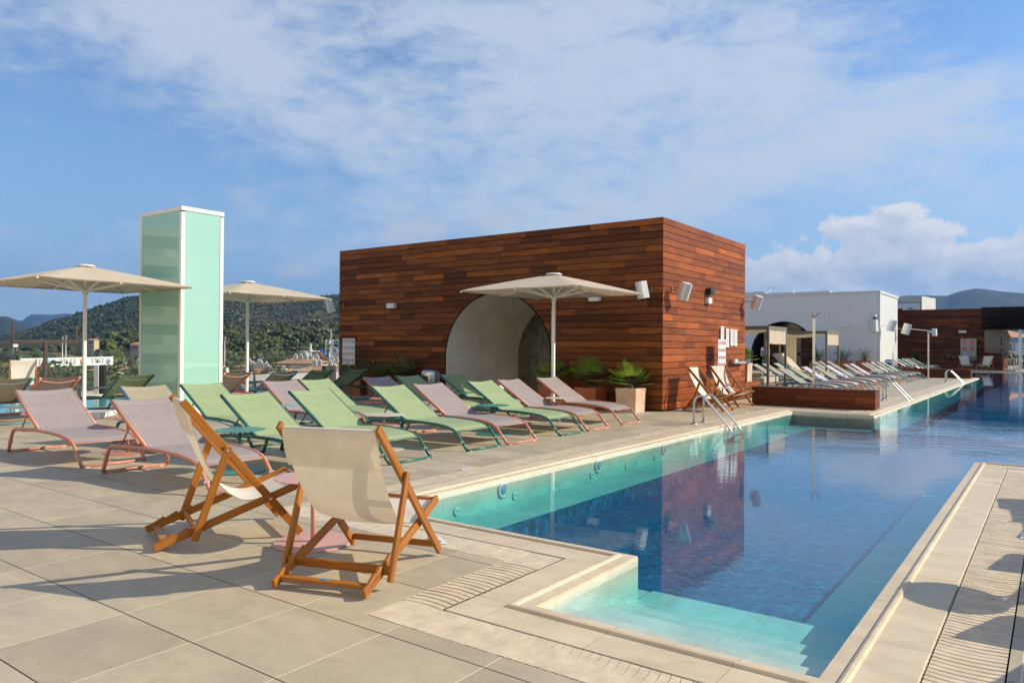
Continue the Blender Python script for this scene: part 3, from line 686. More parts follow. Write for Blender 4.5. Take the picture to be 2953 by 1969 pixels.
wall_light((-8.31, 14.50, 2.45), (.27, .11, .13), 'white box light on the pavilion wall under the parasol tip')
wall_light((-6.66, 17.03, 2.475), (.09, .22, .13), 'small white box light on the sunlit side of the pavilion')
t_ = thing('sensor_box', 'small black box above the white light on the pavilion side', 'sensor', (-6.64, 17.08, 2.69))
MB().box((0, 0, 0), (.13, .26, .15)).build('housing', M_BLACK, t_); MB().box((.068, 0, .03), (.004, .18, .05)).build('screen', pm('dark_glass', (.03, .03, .035), .1, 0), t_)
M_PAPER = pm('paper', (.72, .72, .70), .7, .03, 8)
M_INK = pm('grey_ink', (.30, .32, .36), .7, .05, 8)
for k, (yy, zz_, hh_) in enumerate(((17.97, 1.68, .42), (18.33, 1.61, .47), (18.65, 1.625, .42), (18.92, 1.62, .42))):
    t_ = thing('notice', 'white notice sheet on the pavilion side, %s from the left' % ('first', 'second', 'third', 'fourth')[k], 'notice', (-6.675, yy, zz_), 0, 'notices in a row on the pavilion side')
    MB().box((0, 0, 0), (.012, .215, hh_)).build('sheet', M_PAPER, t_)
    g_ = MB()
    for q in range(9): g_.box((.0075, rs.uniform(-.01, .01), hh_/2-.05-q*(hh_-.09)/9), (.002, .15-rs.random()*.04, .012))
    g_.build('printed_lines', M_INK, t_)
# warning boards with rows of prohibition symbols
def rule_board(loc, rz, label, w_=.50, h_=.74, post=True):
    t_ = thing('rule_board', label, 'sign board', loc, rz, 'pool rule boards'); z0 = .82
    MB().box((0, 0, z0+h_/2), (w_, .014, h_)).build('panel', M_SIGNW, t_)
    if post: MB().tube([(0, .02, 0), (0, .02, z0+h_-.1)], .018, 8).lathe([(.14, 0), (.14, .012), (.02, .02)], (0, .02, 0), 16).build('post', M_METAL, t_)
    rg, bl, tx = MB(), MB(), MB()
    for i in range(4):
        for j in range(4):
            cx, cz = (i-1.5)*w_*.235, z0+h_*.885-j*h_*.235; R_ = .043
            rg = MB(); rg.tube([(cx+R_*math.cos(q*PI/7), -.0085, cz+R_*math.sin(q*PI/7)) for q in range(14)], .0045, 4, True)
            if (i, j) not in ((0, 0), (1, 0)): rg.bar((cx-.03, -.009, cz+.03), (cx+.03, -.009, cz-.03), .002, .006, (0, 1, 0), ch=.0004)
            rg.build('prohibition_ring', M_RED, t_); bl = MB()
            for q in range(3): bl.box((cx+rs.uniform(-.014, .014), -.0078, cz+rs.uniform(-.018, .018)), (rs.uniform(.008, .022), .001, rs.uniform(.01, .03)))
            bl.build('pictogram', M_BLACK, t_); MB().box((cx, -.0078, cz-.062), (.07, .001, .006)).build('caption', M_INK, t_)
    tx.box((0, -.0078, z0+h_-.018), (w_*.8, .001, .008)); tx.build('heading', M_INK, t_)
    return t_
rule_board((-15.96, 14.1, 0), 0.0, 'white pool rule board among the planters at the left end of the pavilion')
rule_board((-6.48, 17.42, 0), PI/2, 'white pool rule board behind the deckchairs on the sunny side of the pavilion', .50, .74)
t_ = thing('shelf_rail', 'small metal shelf on the pavilion side below the notices', 'shelf', (-6.62, 19.0, .985)); MB().box((0, 0, 0), (.09, .9, .05)).build('rail', M_METAL, t_); MB().box((.02, -.3, .05), (.07, .2, .07)).build('dispenser', M_WHITE, t_)
# ------------------------------------------------------------ mint glass shaft
M_FRAMEW = pm('white_coated_steel', (.78, .78, .77), .35, .03, 3)
m, t, p = base_mat('mint_glass')
oc = t.n('ShaderNodeTexCoord').outputs['Object']; n = t.noise(oc, .8, 3)
c_ = t.ramp(n, [(.3, (.33, .60, .51)), (.7, (.37, .64, .55))]); t.l(c_, p.inputs['Base Color'])
p.inputs['Roughness'].default_value = .015; p.inputs['IOR'].default_value = 1.52; p.inputs['Specular IOR Level'].default_value = .62
M_MINT = m
gx0, gx1, gy0, gy1, gh = -15.27, -13.70, 7.85, 8.76, 4.035
sh_ = thing('glass_shaft', 'tall mint green glass shaft with white metal edges among the loungers', 'glass shaft', (0, 0, 0))
f_ = .075
for x in (gx0+f_/2, gx1-f_/2):
    for y in (gy0+f_/2, gy1-f_/2): MB().box((x, y, gh/2-.05), (f_, f_, gh-.1)).build('corner_post', M_FRAMEW, sh_)
mb = MB()
mb.box(((gx0+gx1)/2, gy0+f_/2, gh-.03), (gx1-gx0+.01, f_+.01, .08)); mb.box(((gx0+gx1)/2, gy1-f_/2, gh-.03), (gx1-gx0+.01, f_+.01, .08))
mb.box((gx0+f_/2, (gy0+gy1)/2, gh-.03), (f_+.01, gy1-gy0-2*f_-.012, .08)); mb.box((gx1-f_/2, (gy0+gy1)/2, gh-.03), (f_+.01, gy1-gy0-2*f_-.012, .08))
mb.build('top_frame', M_FRAMEW, sh_); MB().box(((gx0+gx1)/2, (gy0+gy1)/2, .05), (gx1-gx0+.01, gy1-gy0+.01, .1)).build('base_frame', M_FRAMEW, sh_)
for nm, c_, d_ in (('front_pane', ((gx0+gx1)/2, gy0+.02, gh/2), (gx1-gx0-2*f_, .02, gh-.1)), ('side_pane', (gx1-.02, (gy0+gy1)/2, gh/2), (.02, gy1-gy0-2*f_, gh-.1)),
                   ('rear_pane', ((gx0+gx1)/2, gy1-.02, gh/2), (gx1-gx0-2*f_, .02, gh-.1)), ('far_pane', (gx0+.02, (gy0+gy1)/2, gh/2), (.02, gy1-gy0-2*f_, gh-.1))):
    MB().box(c_, d_).build(nm, M_MINT, sh_)
MB().box(((gx0+gx1)/2, (gy0+gy1)/2, gh+.0), (gx1-gx0-2*f_, gy1-gy0-2*f_, .02)).build('lid', M_FRAMEW, sh_)
# ------------------------------------------------------------ furniture
def tubemat(name, c): return pm(name, c, .38, .06, 14)
FR = {'green': tubemat('green_tube', (.035, .145, .105)), 'pink': tubemat('pink_tube', (.56, .235, .155)), 'blue': tubemat('blue_tube', (.085, .20, .27)), 'cream': tubemat('cream_tube', (.60, .54, .44)), 'teal': tubemat('teal_tube', (.05, .22, .18)), 'sky': tubemat('sky_tube', (.16, .38, .46)), 'rose': tubemat('rose_tube', (.62, .34, .28))}
def fabric(name, c, tr, seam=False):
    m, t, p = base_mat(name); oc = t.n('ShaderNodeTexCoord').outputs['Object']
    n = t.noise(oc, 7, 4, .6); wv = t.noise(t.mapping(oc, (1, 1, 1)), 260, 2, .7)
    c_ = t.ramp(t.m('ADD', t.m('MULTIPLY', n, .6), t.m('MULTIPLY', wv, .4)), [(.3, tuple(x*.88 for x in c)), (.7, tuple(min(1, x*1.08) for x in c))])
    if seam:
        uvs = t.n('ShaderNodeSeparateXYZ'); t.l(t.n('ShaderNodeUVMap').outputs[0], uvs.inputs[0]); e_ = t.m('SUBTRACT', .5, t.m('ABSOLUTE', t.m('SUBTRACT', uvs.outputs[1], .5)))
        ln_ = t.m('LESS_THAN', t.m('ABSOLUTE', t.m('SUBTRACT', e_, .065)), .007); bd_ = t.m('LESS_THAN', e_, .065); top_ = t.m('LESS_THAN', t.m('ABSOLUTE', t.m('SUBTRACT', uvs.outputs[0], .93)), .008)
        c_ = t.mix(t.m('MULTIPLY', bd_, .35), c_, tuple(x*.8 for x in c)); c_ = t.mix(t.m('MULTIPLY', t.m('MAXIMUM', ln_, top_), .45), c_, tuple(min(1, x*1.5) for x in c))
    t.l(c_, p.inputs['Base Color']); p.inputs['Roughness'].default_value = .75; p.inputs['Specular IOR Level'].default_value = .25; p.inputs['Sheen Weight'].default_value = .1
    wr = t.noise(t.mapping(oc, (1, .35, 1)), 5, 5, .6, .6); bump(t, p, t.m('ADD', t.m('MULTIPLY', wr, 9.0), wv), .0006)
    tl = t.n('ShaderNodeBsdfTranslucent'); t.l(t.mix(1.0, c_, (1.0, .92, .78), 'MULTIPLY'), tl.inputs[0]); mx = t.n('ShaderNodeMixShader'); mx.inputs[0].default_value = tr
    t.l(p.outputs[0], mx.inputs[1]); t.l(tl.outputs[0], mx.inputs[2]); t.l(mx.outputs[0], m.node_tree.nodes['Material Output'].inputs[0]); return m
SL = {'green': fabric('green_sling', (.36, .455, .245), .24, True), 'mauve': fabric('mauve_sling', (.365, .31, .31), .22, True), 'beige': fabric('beige_sling', (.42, .37, .26), .22, True), 'lilac': fabric('lilac_sling', (.62, .60, .68), .24), 'sage': fabric('sage_sling', (.42, .55, .40), .24)}
M_CLEAR = pm('clear_clip', (.55, .55, .52), .15, .0, 5)
RAIL = [(0, .014), (.03, .09), (.075, .19), (.115, .255), (.16, .290), (.22, .302), (.45, .316), (.80, .327), (1.15, .325), (1.42, .312), (1.60, .290), (1.70, .262), (1.76, .225), (1.81, .165), (1.88, .085), (1.95, .014)]
HW = .345
TOPU, TOPZ = .12, .755
def lounger(fr, sl):
    t_ = bpy.data.objects.new('sun_lounger', None); COL.objects.link(t_); t_.empty_display_size = .1; t_['category'] = 'sun lounger'
    Fm, Sm = FR[fr], SL[sl]
    for s_ in (-1, 1): MB().tube([(u, s_*HW, z) for u, z in RAIL], .0205, 8).build('side_rail', Fm, t_)
    for u in (0, 1.95): MB().tube([(u, -HW, .014), (u, HW, .014)], .017, 8).build('ground_bar', Fm, t_)
    for u, z in ((.17, .285), (.40, .295), (.82, .318), (1.74, .238)): MB().tube([(u, -HW, z), (u, HW, z)], .011, 6).build('cross_tube', Fm, t_)
    mb = MB()
    for s_ in (-1, 1): mb.tube([(.80, s_*(HW-.022), .335), (TOPU, s_*(HW-.022), TOPZ)], .0205, 8)
    for k in (.06,):
        mb.tube([(TOPU+.05+.045*math.cos(q*PI/2)**1*0-.0, (HW-.022)*q, TOPZ-.035-.055*(1-q*q)) for q in [x/6 for x in range(-6, 7)]], .0085, 6)
    bf = mb.build('backrest_frame', Fm, t_)
    for s_ in (-1, 1): MB().tube([(.48, s_*(HW-.03), .525), (.30, s_*(HW-.03), .31)], .009, 6).build('back_stay', Fm, t_)
    # seat cloth, with a little sag and seam
    pts = []
    uz = [(u, z) for u, z in RAIL if .79 < u < 1.77]; uz = [(.80, .327)]+uz[1:]
    for k in range(13):
        u = .80+k*(.955)/12; z = np.interp(u, [q[0] for q in RAIL], [q[1] for q in RAIL])+.010
        pts.append([(u, v*(HW-.004), z-.028*(1-v*v)*math.sin(PI*min(1, k/12+.06))) for v in [x/4 for x in range(-4, 5)]])
    MB().grid(pts).build('seat_sling', Sm, t_)
    pts = []
    for k in range(11):
        q = k/10; u = .83+(TOPU-.83)*q; z = .325+(TOPZ+.012-.325)*q
        pts.append([(u+.020*(1-v*v)*math.sin(PI*(.15+.75*q)), v*(HW-.022), z+.010-.022*(1-v*v)*(1 if k < 10 else 1)) for v in [x/4 for x in range(-4, 5)]])
    MB().grid(pts).build('backrest_sling', Sm, t_)
    for u, z in ((.05, .13), (1.86, .11)):
        for s_ in (-1, 1): MB().box((u, s_*HW, z), (.016, .048, .034)).build('clear_clip', M_CLEAR, t_)
    for u in (.0, 1.95):
        for s_ in (-1, 1): MB().box((u, s_*(HW-.06), .004), (.03, .05, .008)).build('foot_pad', M_CLEAR, t_)
    return remember(t_)
PROTO = {}
def put_lounger(fr, sl, x, y, rz, label, group):
    """x = foot end on the ground, y = centre line; rz 0 = feet towards +X"""
    k = (fr, sl); o = PROTO.get(k); hx = x-1.95*math.cos(rz); hy = y-1.95*math.sin(rz)
    if o is None:
        o = PROTO[k] = lounger(fr, sl); o.location = (hx, hy, 0); o.rotation_euler = (0, 0, rz); o['label'] = label; o['group'] = group; return o
    return copy_tree(o, (hx, hy, 0), rz, label, group)
ORD = ['first', 'second', 'third', 'fourth', 'fifth', 'sixth', 'seventh', 'eighth', 'ninth', 'tenth', 'eleventh', 'twelfth', 'thirteenth']
NAMES = {('pink', 'mauve'): 'mauve lounger, pink frame', ('green', 'green'): 'light green lounger, dark green frame', ('blue', 'beige'): 'beige lounger, blue frame', ('pink', 'lilac'): 'lilac lounger, pink frame', ('green', 'sage'): 'sage green lounger, green frame', ('pink', 'beige'): 'beige lounger, pink frame'}
def row(specs, x, rz, rowname, order='from the left'):
    for i, (fr, sl, y) in enumerate(specs):
        put_lounger(fr, sl, x+rnd.uniform(-.03, .03), y, rz+rnd.uniform(-.016, .016), '%s, %s %s in %s' % (NAMES[(fr, sl)], ORD[i], order, rowname), 'loungers in '+rowname)
row([('pink', 'mauve', 4.13), ('green', 'green', 5.34), ('green', 'green', 6.32), ('green', 'green', 7.71), ('pink', 'mauve', 8.55), ('green', 'green', 9.85), ('pink', 'mauve', 10.68), ('pink', 'mauve', 11.92)], -6.05, 0, 'the near pool row')
row([('pink', 'mauve', 4.12), ('blue', 'beige', 5.38), ('green', 'green', 6.24), ('pink', 'mauve', 7.63), ('green', 'green', 8.37), ('pink', 'mauve', 9.80), ('green', 'green', 10.64), ('green', 'green', 11.90)], -8.50, 0, 'the second pool row')
row([('blue', 'beige', 5.10), ('pink', 'mauve', 5.86), ('green', 'green', 7.24), ('pink', 'mauve', 9.42), ('blue', 'beige', 10.68), ('green', 'green', 11.70), ('green', 'green', 12.82)], -15.97, PI, 'the row facing away')
F2 = [('blue','beige',22.94),('blue','beige',24.0),('pink','lilac',25.35),('blue','beige',26.85),('pink','lilac',28.3),('blue','beige',29.5),('blue','beige',31.2),('pink','lilac',32.5),('blue','beige',34.5),('blue','beige',35.4),('pink','lilac',36.7),('blue','beige',37.85),('green','sage',38.9)]
row(F2, -4.87, 0, 'front row beyond planter')
B2 = [('pink', 'beige', 23.5), ('blue', 'beige', 28.2), ('blue', 'beige', 29.5), ('green', 'sage', 30.9), ('green', 'sage', 31.9), ('blue', 'beige', 36.9), ('blue', 'beige', 38.0), ('pink', 'beige', 39.3)]
row(B2, -7.42, 0, 'back row beyond planter')
row([('pink', 'lilac', 50.6), ('green', 'sage', 51.9), ('green', 'sage', 53.9), ('green', 'sage', 55.2), ('pink', 'lilac', 56.4), ('green', 'sage', 58.0)], -6.2, 0, 'the farthest row')
# round side tables
def side_table(c, h=.45):
    t_ = bpy.data.objects.new('side_table', None); COL.objects.link(t_); t_.empty_display_size = .1; t_['category'] = 'side table'; m = FR[c]
    MB().lathe([(.262, 0), (.262, .004), (.258, .006), (.0001, .007)], (0, 0, h-.007), 40, False).lathe([(.0001, 0), (.262, 0)], (0, 0, h-.007), 40, False).build('table_top', m, t_)
    MB().tube([(0, 0, .005), (0, 0, h-.006)], .017, 12).build('stem', m, t_)
    MB().lathe([(.262, .001), (.262, .007), (.256, .010), (.0001, .011)], n=40, smooth=False).build('base_disc', m, t_)
    return remember(t_)
TP = {}
CN = {'green': 'dark green', 'pink': 'salmon pink', 'rose': 'rose pink', 'blue': 'blue', 'cream': 'cream', 'teal': 'teal green', 'sky': 'sky blue'}
def put_table(c, x, y, where):
    lb = '%s round side table %s' % (CN[c], where); g_ = 'round side tables'
    if c in TP: return copy_tree(TP[c], (x, y, 0), 0, lb, g_)
    o = TP[c] = side_table(c); o.location = (x, y, 0); o['label'] = lb; o['group'] = g_; return o
put_table('rose', -4.09, 3.31, 'between the two big deckchairs')
put_table('teal', -7.02, 4.70, 'between the mauve and green loungers at the front')
put_table('cream', -7.11, 6.90, 'between two green loungers in the near pool row')
put_table('teal', -7.00, 9.08, 'in front of the mauve lounger in the middle')
put_table('cream', -7.11, 11.17, 'between the last mauve loungers before the pavilion')
put_table('pink', -9.31, 4.66, 'under the backrest of the front mauve lounger')
put_table('sky', -9.37, 6.95, 'beside the mauve lounger of the second row')
put_table('pink', -9.36, 9.08, 'behind the cream table in the second row')
put_table('teal', -9.40, 11.17, 'near the arch between green loungers')
put_table('pink', -13.62, 6.85, 'at the foot of the first parasol')
for k, (c_, y) in enumerate((('sky', 23.45+.3), ('sky', 27.55), ('pink', 30.35), ('sky', 33.5), ('sky', 36.05))): put_table(c_, -5.9, y, ('between the loungers beyond the planter, %s from the left' % ORD[k]))
for k, y in enumerate((51.2, 57.2)): put_table('sky', -7.3, y, ('among the farthest loungers, on the left', 'among the farthest loungers, on the right')[k])
# ------------------------------------------------------------ deckchairs
M_TEAK = wood('oiled_teak', (.235, .080, .012), (.43, .165, .026), .38, 3.0, 34, False, .0004)
M_SLW = fabric('white_canvas', (.84, .78, .67), .20)
M_BOLT = pm('bolt', (.6, .6, .58), .25, .02, 5, metal=1.0)
M_TAG = pm('blue_tag', (.02, .25, .55), .4, .05, 8)
def deckchair(loc, deg, label, top=(.17, .97), cb=(.245, .10), width=.62, joint_t=None, group='wooden deckchairs with white slings', detail=True, mat=None):
    """s runs from the rear foot to the front foot (x), y across"""
    M_ = mat or M_TEAK
    t_ = thing('deckchair', label, 'deckchair', loc, math.radians(deg), group)
    W2 = width/2; foot = (.935, .0); bw, bh = .024, .052
    A0, A1 = Vector((foot[0], 0, .028)), Vector((top[0], 0, top[1])); dA = (A1-A0)
    joint = A0+dA*.645
    piv = A0+dA*.275
    B0 = Vector((0, 0, .03)); Bd = (piv-B0).normalized(); B1 = piv+Bd*.275
    for s_ in (-1, 1):
        y = s_*(W2-.040); MB().bar((A0.x, y, A0.z), (A1.x, y, A1.z), bw, bh, (1, 0, .8)).build('back_rail', M_, t_)
        y = s_*(W2-.072); mb = MB(); mb.bar((B0.x, y, B0.z), (B1.x, y, B1.z), bw, bh, (-.4, 0, 1))
        if detail:
            up = Vector((-Bd.z, 0, Bd.x))
            for q in (.11, .20, .30):           # stop notches on top of the rail
                c_ = B0+Bd*q+up*.032; mb.bar((c_-Bd*.055-up*.016)+Vector((0, y, 0)), (c_+Bd*.03)+Vector((0, y, 0)), bw*.98, .020, (-.4, 0, 1), ch=.003)
        mb.build('seat_rail', M_, t_)
        y = s_*(W2-.012); up_ = Vector((cb[0], y, cb[1])); MB().bar(tuple(up_-(Vector((joint.x, y, joint.z))-up_).normalized()*.03), tuple(Vector((joint.x, y, joint.z))+(Vector((joint.x, y, joint.z))-up_).normalized()*.03), bw, .048, (1, 0, 0)).build('prop', M_, t_)
    yb_ = W2-.085
    MB().bar((B0.x+.07, -yb_, B0.z+.022), (B0.x+.07, yb_, B0.z+.022), .055, .022, (0, 0, 1)).build('rear_crossbar', M_, t_)
    MB().bar((A0.x-.03, -yb_-.03, A0.z+.05), (A0.x-.03, yb_+.03, A0.z+.05), .02, .04, (0, 0, 1)).build('front_crossbar', M_, t_)
    MB().bar((cb[0]+.01, -W2+.024, cb[1]+.03), (cb[0]+.01, W2-.024, cb[1]+.03), .022, .05, (0, 0, 1)).build('prop_crossbar', M_, t_)
    MB().tube([(A1.x+.02, -W2+.05, A1.z-.028), (A1.x+.02, W2-.05, A1.z-.028)], .013, 8).build('sling_rod', M_, t_); MB().tube([(B1.x-.01, -W2+.08, B1.z), (B1.x-.01, W2-.08, B1.z)], .013, 8).build('sling_rod', M_, t_)
    if detail:
        for s_ in (-1, 1):
            for P_, y in ((joint, W2+.002), (piv, W2-.026)): MB().blob((P_.x, s_*y, P_.z), .011, 1, 0, (1, .5, 1)).build('bolt', M_BOLT, t_)
        MB().box((B0.x+.07, .0, B0.z+.0345), (.022, .045, .002)).build('blue_tag', M_TAG, t_)
    dt = (A1-Vector((.17, 0, .97)))
    rc_ = Vector((A1.x+.02, 0, A1.z-.028)); ctl = [Vector((rc_.x+.017, 0, rc_.z)), Vector((A1.x+.075, 0, A1.z-.20)), Vector((.335+dt.x*.6, 0, .53+dt.z*.5)), Vector((.43+dt.x*.3, 0, .375+dt.z*.25)), Vector((.56, 0, .285)), Vector((.70, 0, .27)), Vector((.83, 0, .315)), Vector((B1.x+.012, 0, B1.z+.004))]
    def cr(t_s):
        n_ = len(ctl)-1; i = min(int(t_s*n_), n_-1); f_ = t_s*n_-i; P0, P1, P2, P3 = ctl[max(i-1, 0)], ctl[i], ctl[i+1], ctl[min(i+2, n_)]
        return .5*((2*P1)+(P2-P0)*f_+(2*P0-5*P1+4*P2-P3)*f_*f_+(3*P1-P0-3*P2+P3)*f_**3)
    pts = [[(rc_.x+qx, v*(W2-.055), rc_.z+qz) for v in [x/5 for x in range(-5, 6)]] for qx, qz in ((-.017, -.005), (-.013, .012), (0, .018), (.013, .012))]
    for k in range(27):
        c_ = cr(k/26); e = math.sin(PI*k/26)
        pts.append([(c_.x-.010*(1-v*v)*e, v*(W2-.055-.030*min(1, k/13)+.004*math.sin(k*1.3)*0), c_.z-.018*(1-v*v)*e) for v in [x/5 for x in range(-5, 6)]])
    mb = MB(); mb.grid(pts)
    mb.build('canvas_sling', M_SLW, t_)
    if detail:                                       # hem doubled over the top rod
        hp = [[(A1.x-.004-.0, v*(W2-.056), A1.z-.02)] and (A1.x+.000+.052*q*1.0-.006, v*(W2-.056), A1.z-.03-.13*q) for q in (0,) for v in ()]
        hp = []
        hp.append([(rc_.x-.0175, v*(W2-.056), rc_.z+.002) for v in [x/5 for x in range(-5, 6)]])
        for q in (.35, .6, 1):
            c_ = cr(q*.16); hp.append([(c_.x-.014-.016*(1-q), v*(W2-.056), c_.z-.012-.018*(1-v*v)*q*.3) for v in [x/5 for x in range(-5, 6)]])
        hb = MB(); hb.grid(hp); hb.build('hem', M_SLW, t_)
    return t_
deckchair((-4.95, 2.63, 0), 66.9, 'white deckchair on the left, seen from the side, teak frame', (.16, .975), (.245, .09), .71)
deckchair((-3.205, 2.625, 0), 108.5, 'white deckchair seen from behind, nearest to the pool', (.085, .90), (.20, .075), .70)
deckchair((-6.52, 15.42, 0), 0, 'white deckchair in profile by the pavilion side wall', (.12, .94), (.22, .09))
deckchair((-6.58, 17.10, 0), -17, 'white deckchair facing the pool under the notices', (.12, .94), (.22, .09))
deckchair((-20.4, 7.65, 0), -22, 'bright white deckchair at the left edge by the glass', (.12, .96), (.22, .09))
deckchair((-5.1, 58.9, 0), -62, 'far deckchair on the left before the fire cabinet', (.10, .96), (.2, .09), .75, detail=False)
deckchair((-3.55, 58.9, 0), -118, 'far deckchair on the right beside the bar corner', (.10, .96), (.2, .09), .75, detail=False)
put_table('cream', -6.12, 16.5, 'between the deckchairs at the pavilion side')
put_table('cream', -4.28, 58.3, 'between the two far deckchairs')
# furniture just outside the right edge of the picture, whose shadows fall into it
put_lounger('green', 'green', 2.6, 7.6, 0, 'light green lounger on the right deck outside the picture', 'loungers on the right deck')
put_table('cream', .12, 5.15, 'on the right deck next to the outer deckchairs')
deckchair((1.15, 5.9, 0), 170, 'deckchair on the right deck outside the picture, nearer one', (.12, .94), (.22, .09))
deckchair((1.10, 4.35, 0), 160, 'deckchair on the right deck outside the picture, closest one', (.12, .94), (.22, .09))
deckchair((1.05, 8.3, 0), 185, 'deckchair on the right deck outside the picture, far one', (.12, .94), (.22, .09))
# ------------------------------------------------------------ parasols
M_CANO = fabric('sand_canvas', (.64, .54, .415), .2)
def parasol(x, y, label, size=2.64, ze=2.45, zt=2.80, rz=0.0, slab=True):
    t_ = thing('parasol', label, 'parasol', (x, y, 0), rz, 'square sand coloured parasols')
    h = size/2
    MB().box((0, 0, 1.18), (.052, .052, 2.24)).build('pole', M_FRAMEW, t_)
    MB().box((-.034, 0, 1.1), (.016, .03, 2.0)).build('pole_track', M_METAL, t_)
    MB().tube([(-.045, 0, 1.35), (-.075, 0, 1.37), (-.075, 0, 1.50), (-.045, 0, 1.52)], .008, 6).build('crank_handle', M_BLACK, t_)
    MB().lathe([(.05, 2.27), (.05, 2.33), (.085, 2.335), (.085, 2.35), (.03, 2.36)], n=16).build('hub', M_FRAMEW, t_)
    MB().tube([(0, 0, 2.3), (0, 0, zt)], .024, 8).build('inner_pole', M_FRAMEW, t_)
    cs = [(1, 1), (0, 1), (-1, 1), (-1, 0), (-1, -1), (0, -1), (1, -1), (1, 0)]
    # canopy: eight gores, straight ridges with a slight sag between
    P_ = []
    R_ = 40
    for i in range(R_+1):
        an = i/R_*8; k = int(an) % 8; f_ = an-int(an); e0, e1 = Vector((*cs[k], 0))*h, Vector((*cs[(k+1) % 8], 0))*h
        e = e0.lerp(e1, f_); col = []
        for j in range(9):
            q = .06+.94*j/8; sag = .035*math.sin(PI*f_)*math.sin(PI*min(1, q*.9)); z = zt-(zt-ze)*(q**1.12)-sag*.6
            if j == 8: z -= 0.006
            col.append((e.x*q, e.y*q, z))
        P_.append(col)
    mb = MB(); mb.grid(P_)
    low = [[(c_[-1][0], c_[-1][1], c_[-1][2]), (c_[-1][0]*.985, c_[-1][1]*.985, c_[-1][2]-.022)] for c_ in P_]; mb.grid(low)
    mb.build('canopy', M_CANO, t_)
    for cx, cy in cs:
        L = Vector((cx*h, cy*h, 0)); d = L.normalized(); tip = Vector((cx*h*1.0, cy*h*1.0, ze-.03)); mid = Vector((cx*h*.52, cy*h*.52, zt-(zt-ze)*.50-.075))
        MB().bar(tuple(d*.05+Vector((0, 0, zt-.06))), tuple(tip), .026, .034, (0, 0, 1)).build('rib', M_FRAMEW, t_)
        MB().bar(tuple(d*.06+Vector((0, 0, 2.345))), tuple(mid), .028, .036, (0, 0, 1)).build('strut', M_FRAMEW, t_)
    MB().lathe([(.14, zt-.012), (.16, zt-.004), (.16, zt+.012), (.13, zt+.026), (.0001, zt+.03)], n=28).build('top_cap', M_FRAMEW, t_)
    if slab:
        for q in (-1, 1): o = MB().box((q*.22, 0, .045), (.43, .87, .09)).build('base_slab', M_FRAMEW, t_); o.rotation_euler = (0, 0, PI/4-rz)
        MB().lathe([(.11, .09), (.11, .11), (.04, .12)], n=16).build('base_flange', M_METAL, t_)
    return t_
parasol(-14.62, 6.50, 'parasol on the far left, standing on white slabs left of the mint shaft', 2.7)
parasol(-15.05, 10.25, 'parasol partly hidden behind the mint glass shaft', 2.66)
parasol(-8.12, 12.52, 'parasol in front of the pavilion arch between the loungers', 2.66, slab=False)
# ------------------------------------------------------------ pots and plants
M_TERRA = pm('terracotta', (.46, .15, .06), .7, .18, 5, bd=.001, bs=30, col2=(.33, .085, .03))
M_TERRAP = pm('whitewashed_terracotta', (.70, .55, .43), .75, .12, 4.5, bd=.001, bs=30, col2=(.56, .34, .20))
M_SOIL = pm('soil', (.05, .035, .02), .95, .2, 30)
def leafmat(name, c, tr=.35):
    m, t, p = base_mat(name); at_ = t.n('ShaderNodeAttribute', attribute_name='tint'); oc = t.n('ShaderNodeTexCoord').outputs['Object']
    c_ = t.mix(1.0, t.ramp(t.noise(oc, 5, 3), [(.3, tuple(x*.75 for x in c)), (.7, tuple(x*1.2 for x in c))]), at_.outputs['Color'], 'MULTIPLY')
    t.l(c_, p.inputs['Base Color']); p.inputs['Roughness'].default_value = .45; p.inputs['Specular IOR Level'].default_value = .4
    tl = t.n('ShaderNodeBsdfTranslucent'); t.l(t.mix(1.0, c_, (1.5, 1.6, .6), 'MULTIPLY'), tl.inputs[0]); mx = t.n('ShaderNodeMixShader'); mx.inputs[0].default_value = tr
    t.l(p.outputs[0], mx.inputs[1]); t.l(tl.outputs[0], mx.inputs[2]); t.l(mx.outputs[0], m.node_tree.nodes['Material Output'].inputs[0]); return m
M_PALM = leafmat('palm_leaf', (.17, .25, .055)); M_OLEA = leafmat('oleander_leaf', (.14, .22, .065), .28)
M_PETAL = pm('white_petals', (.75, .74, .68), .6, .05, 20)
M_BARK = pm('bark', (.10, .065, .035), .9, .25, 18, bd=.004, bs=30)
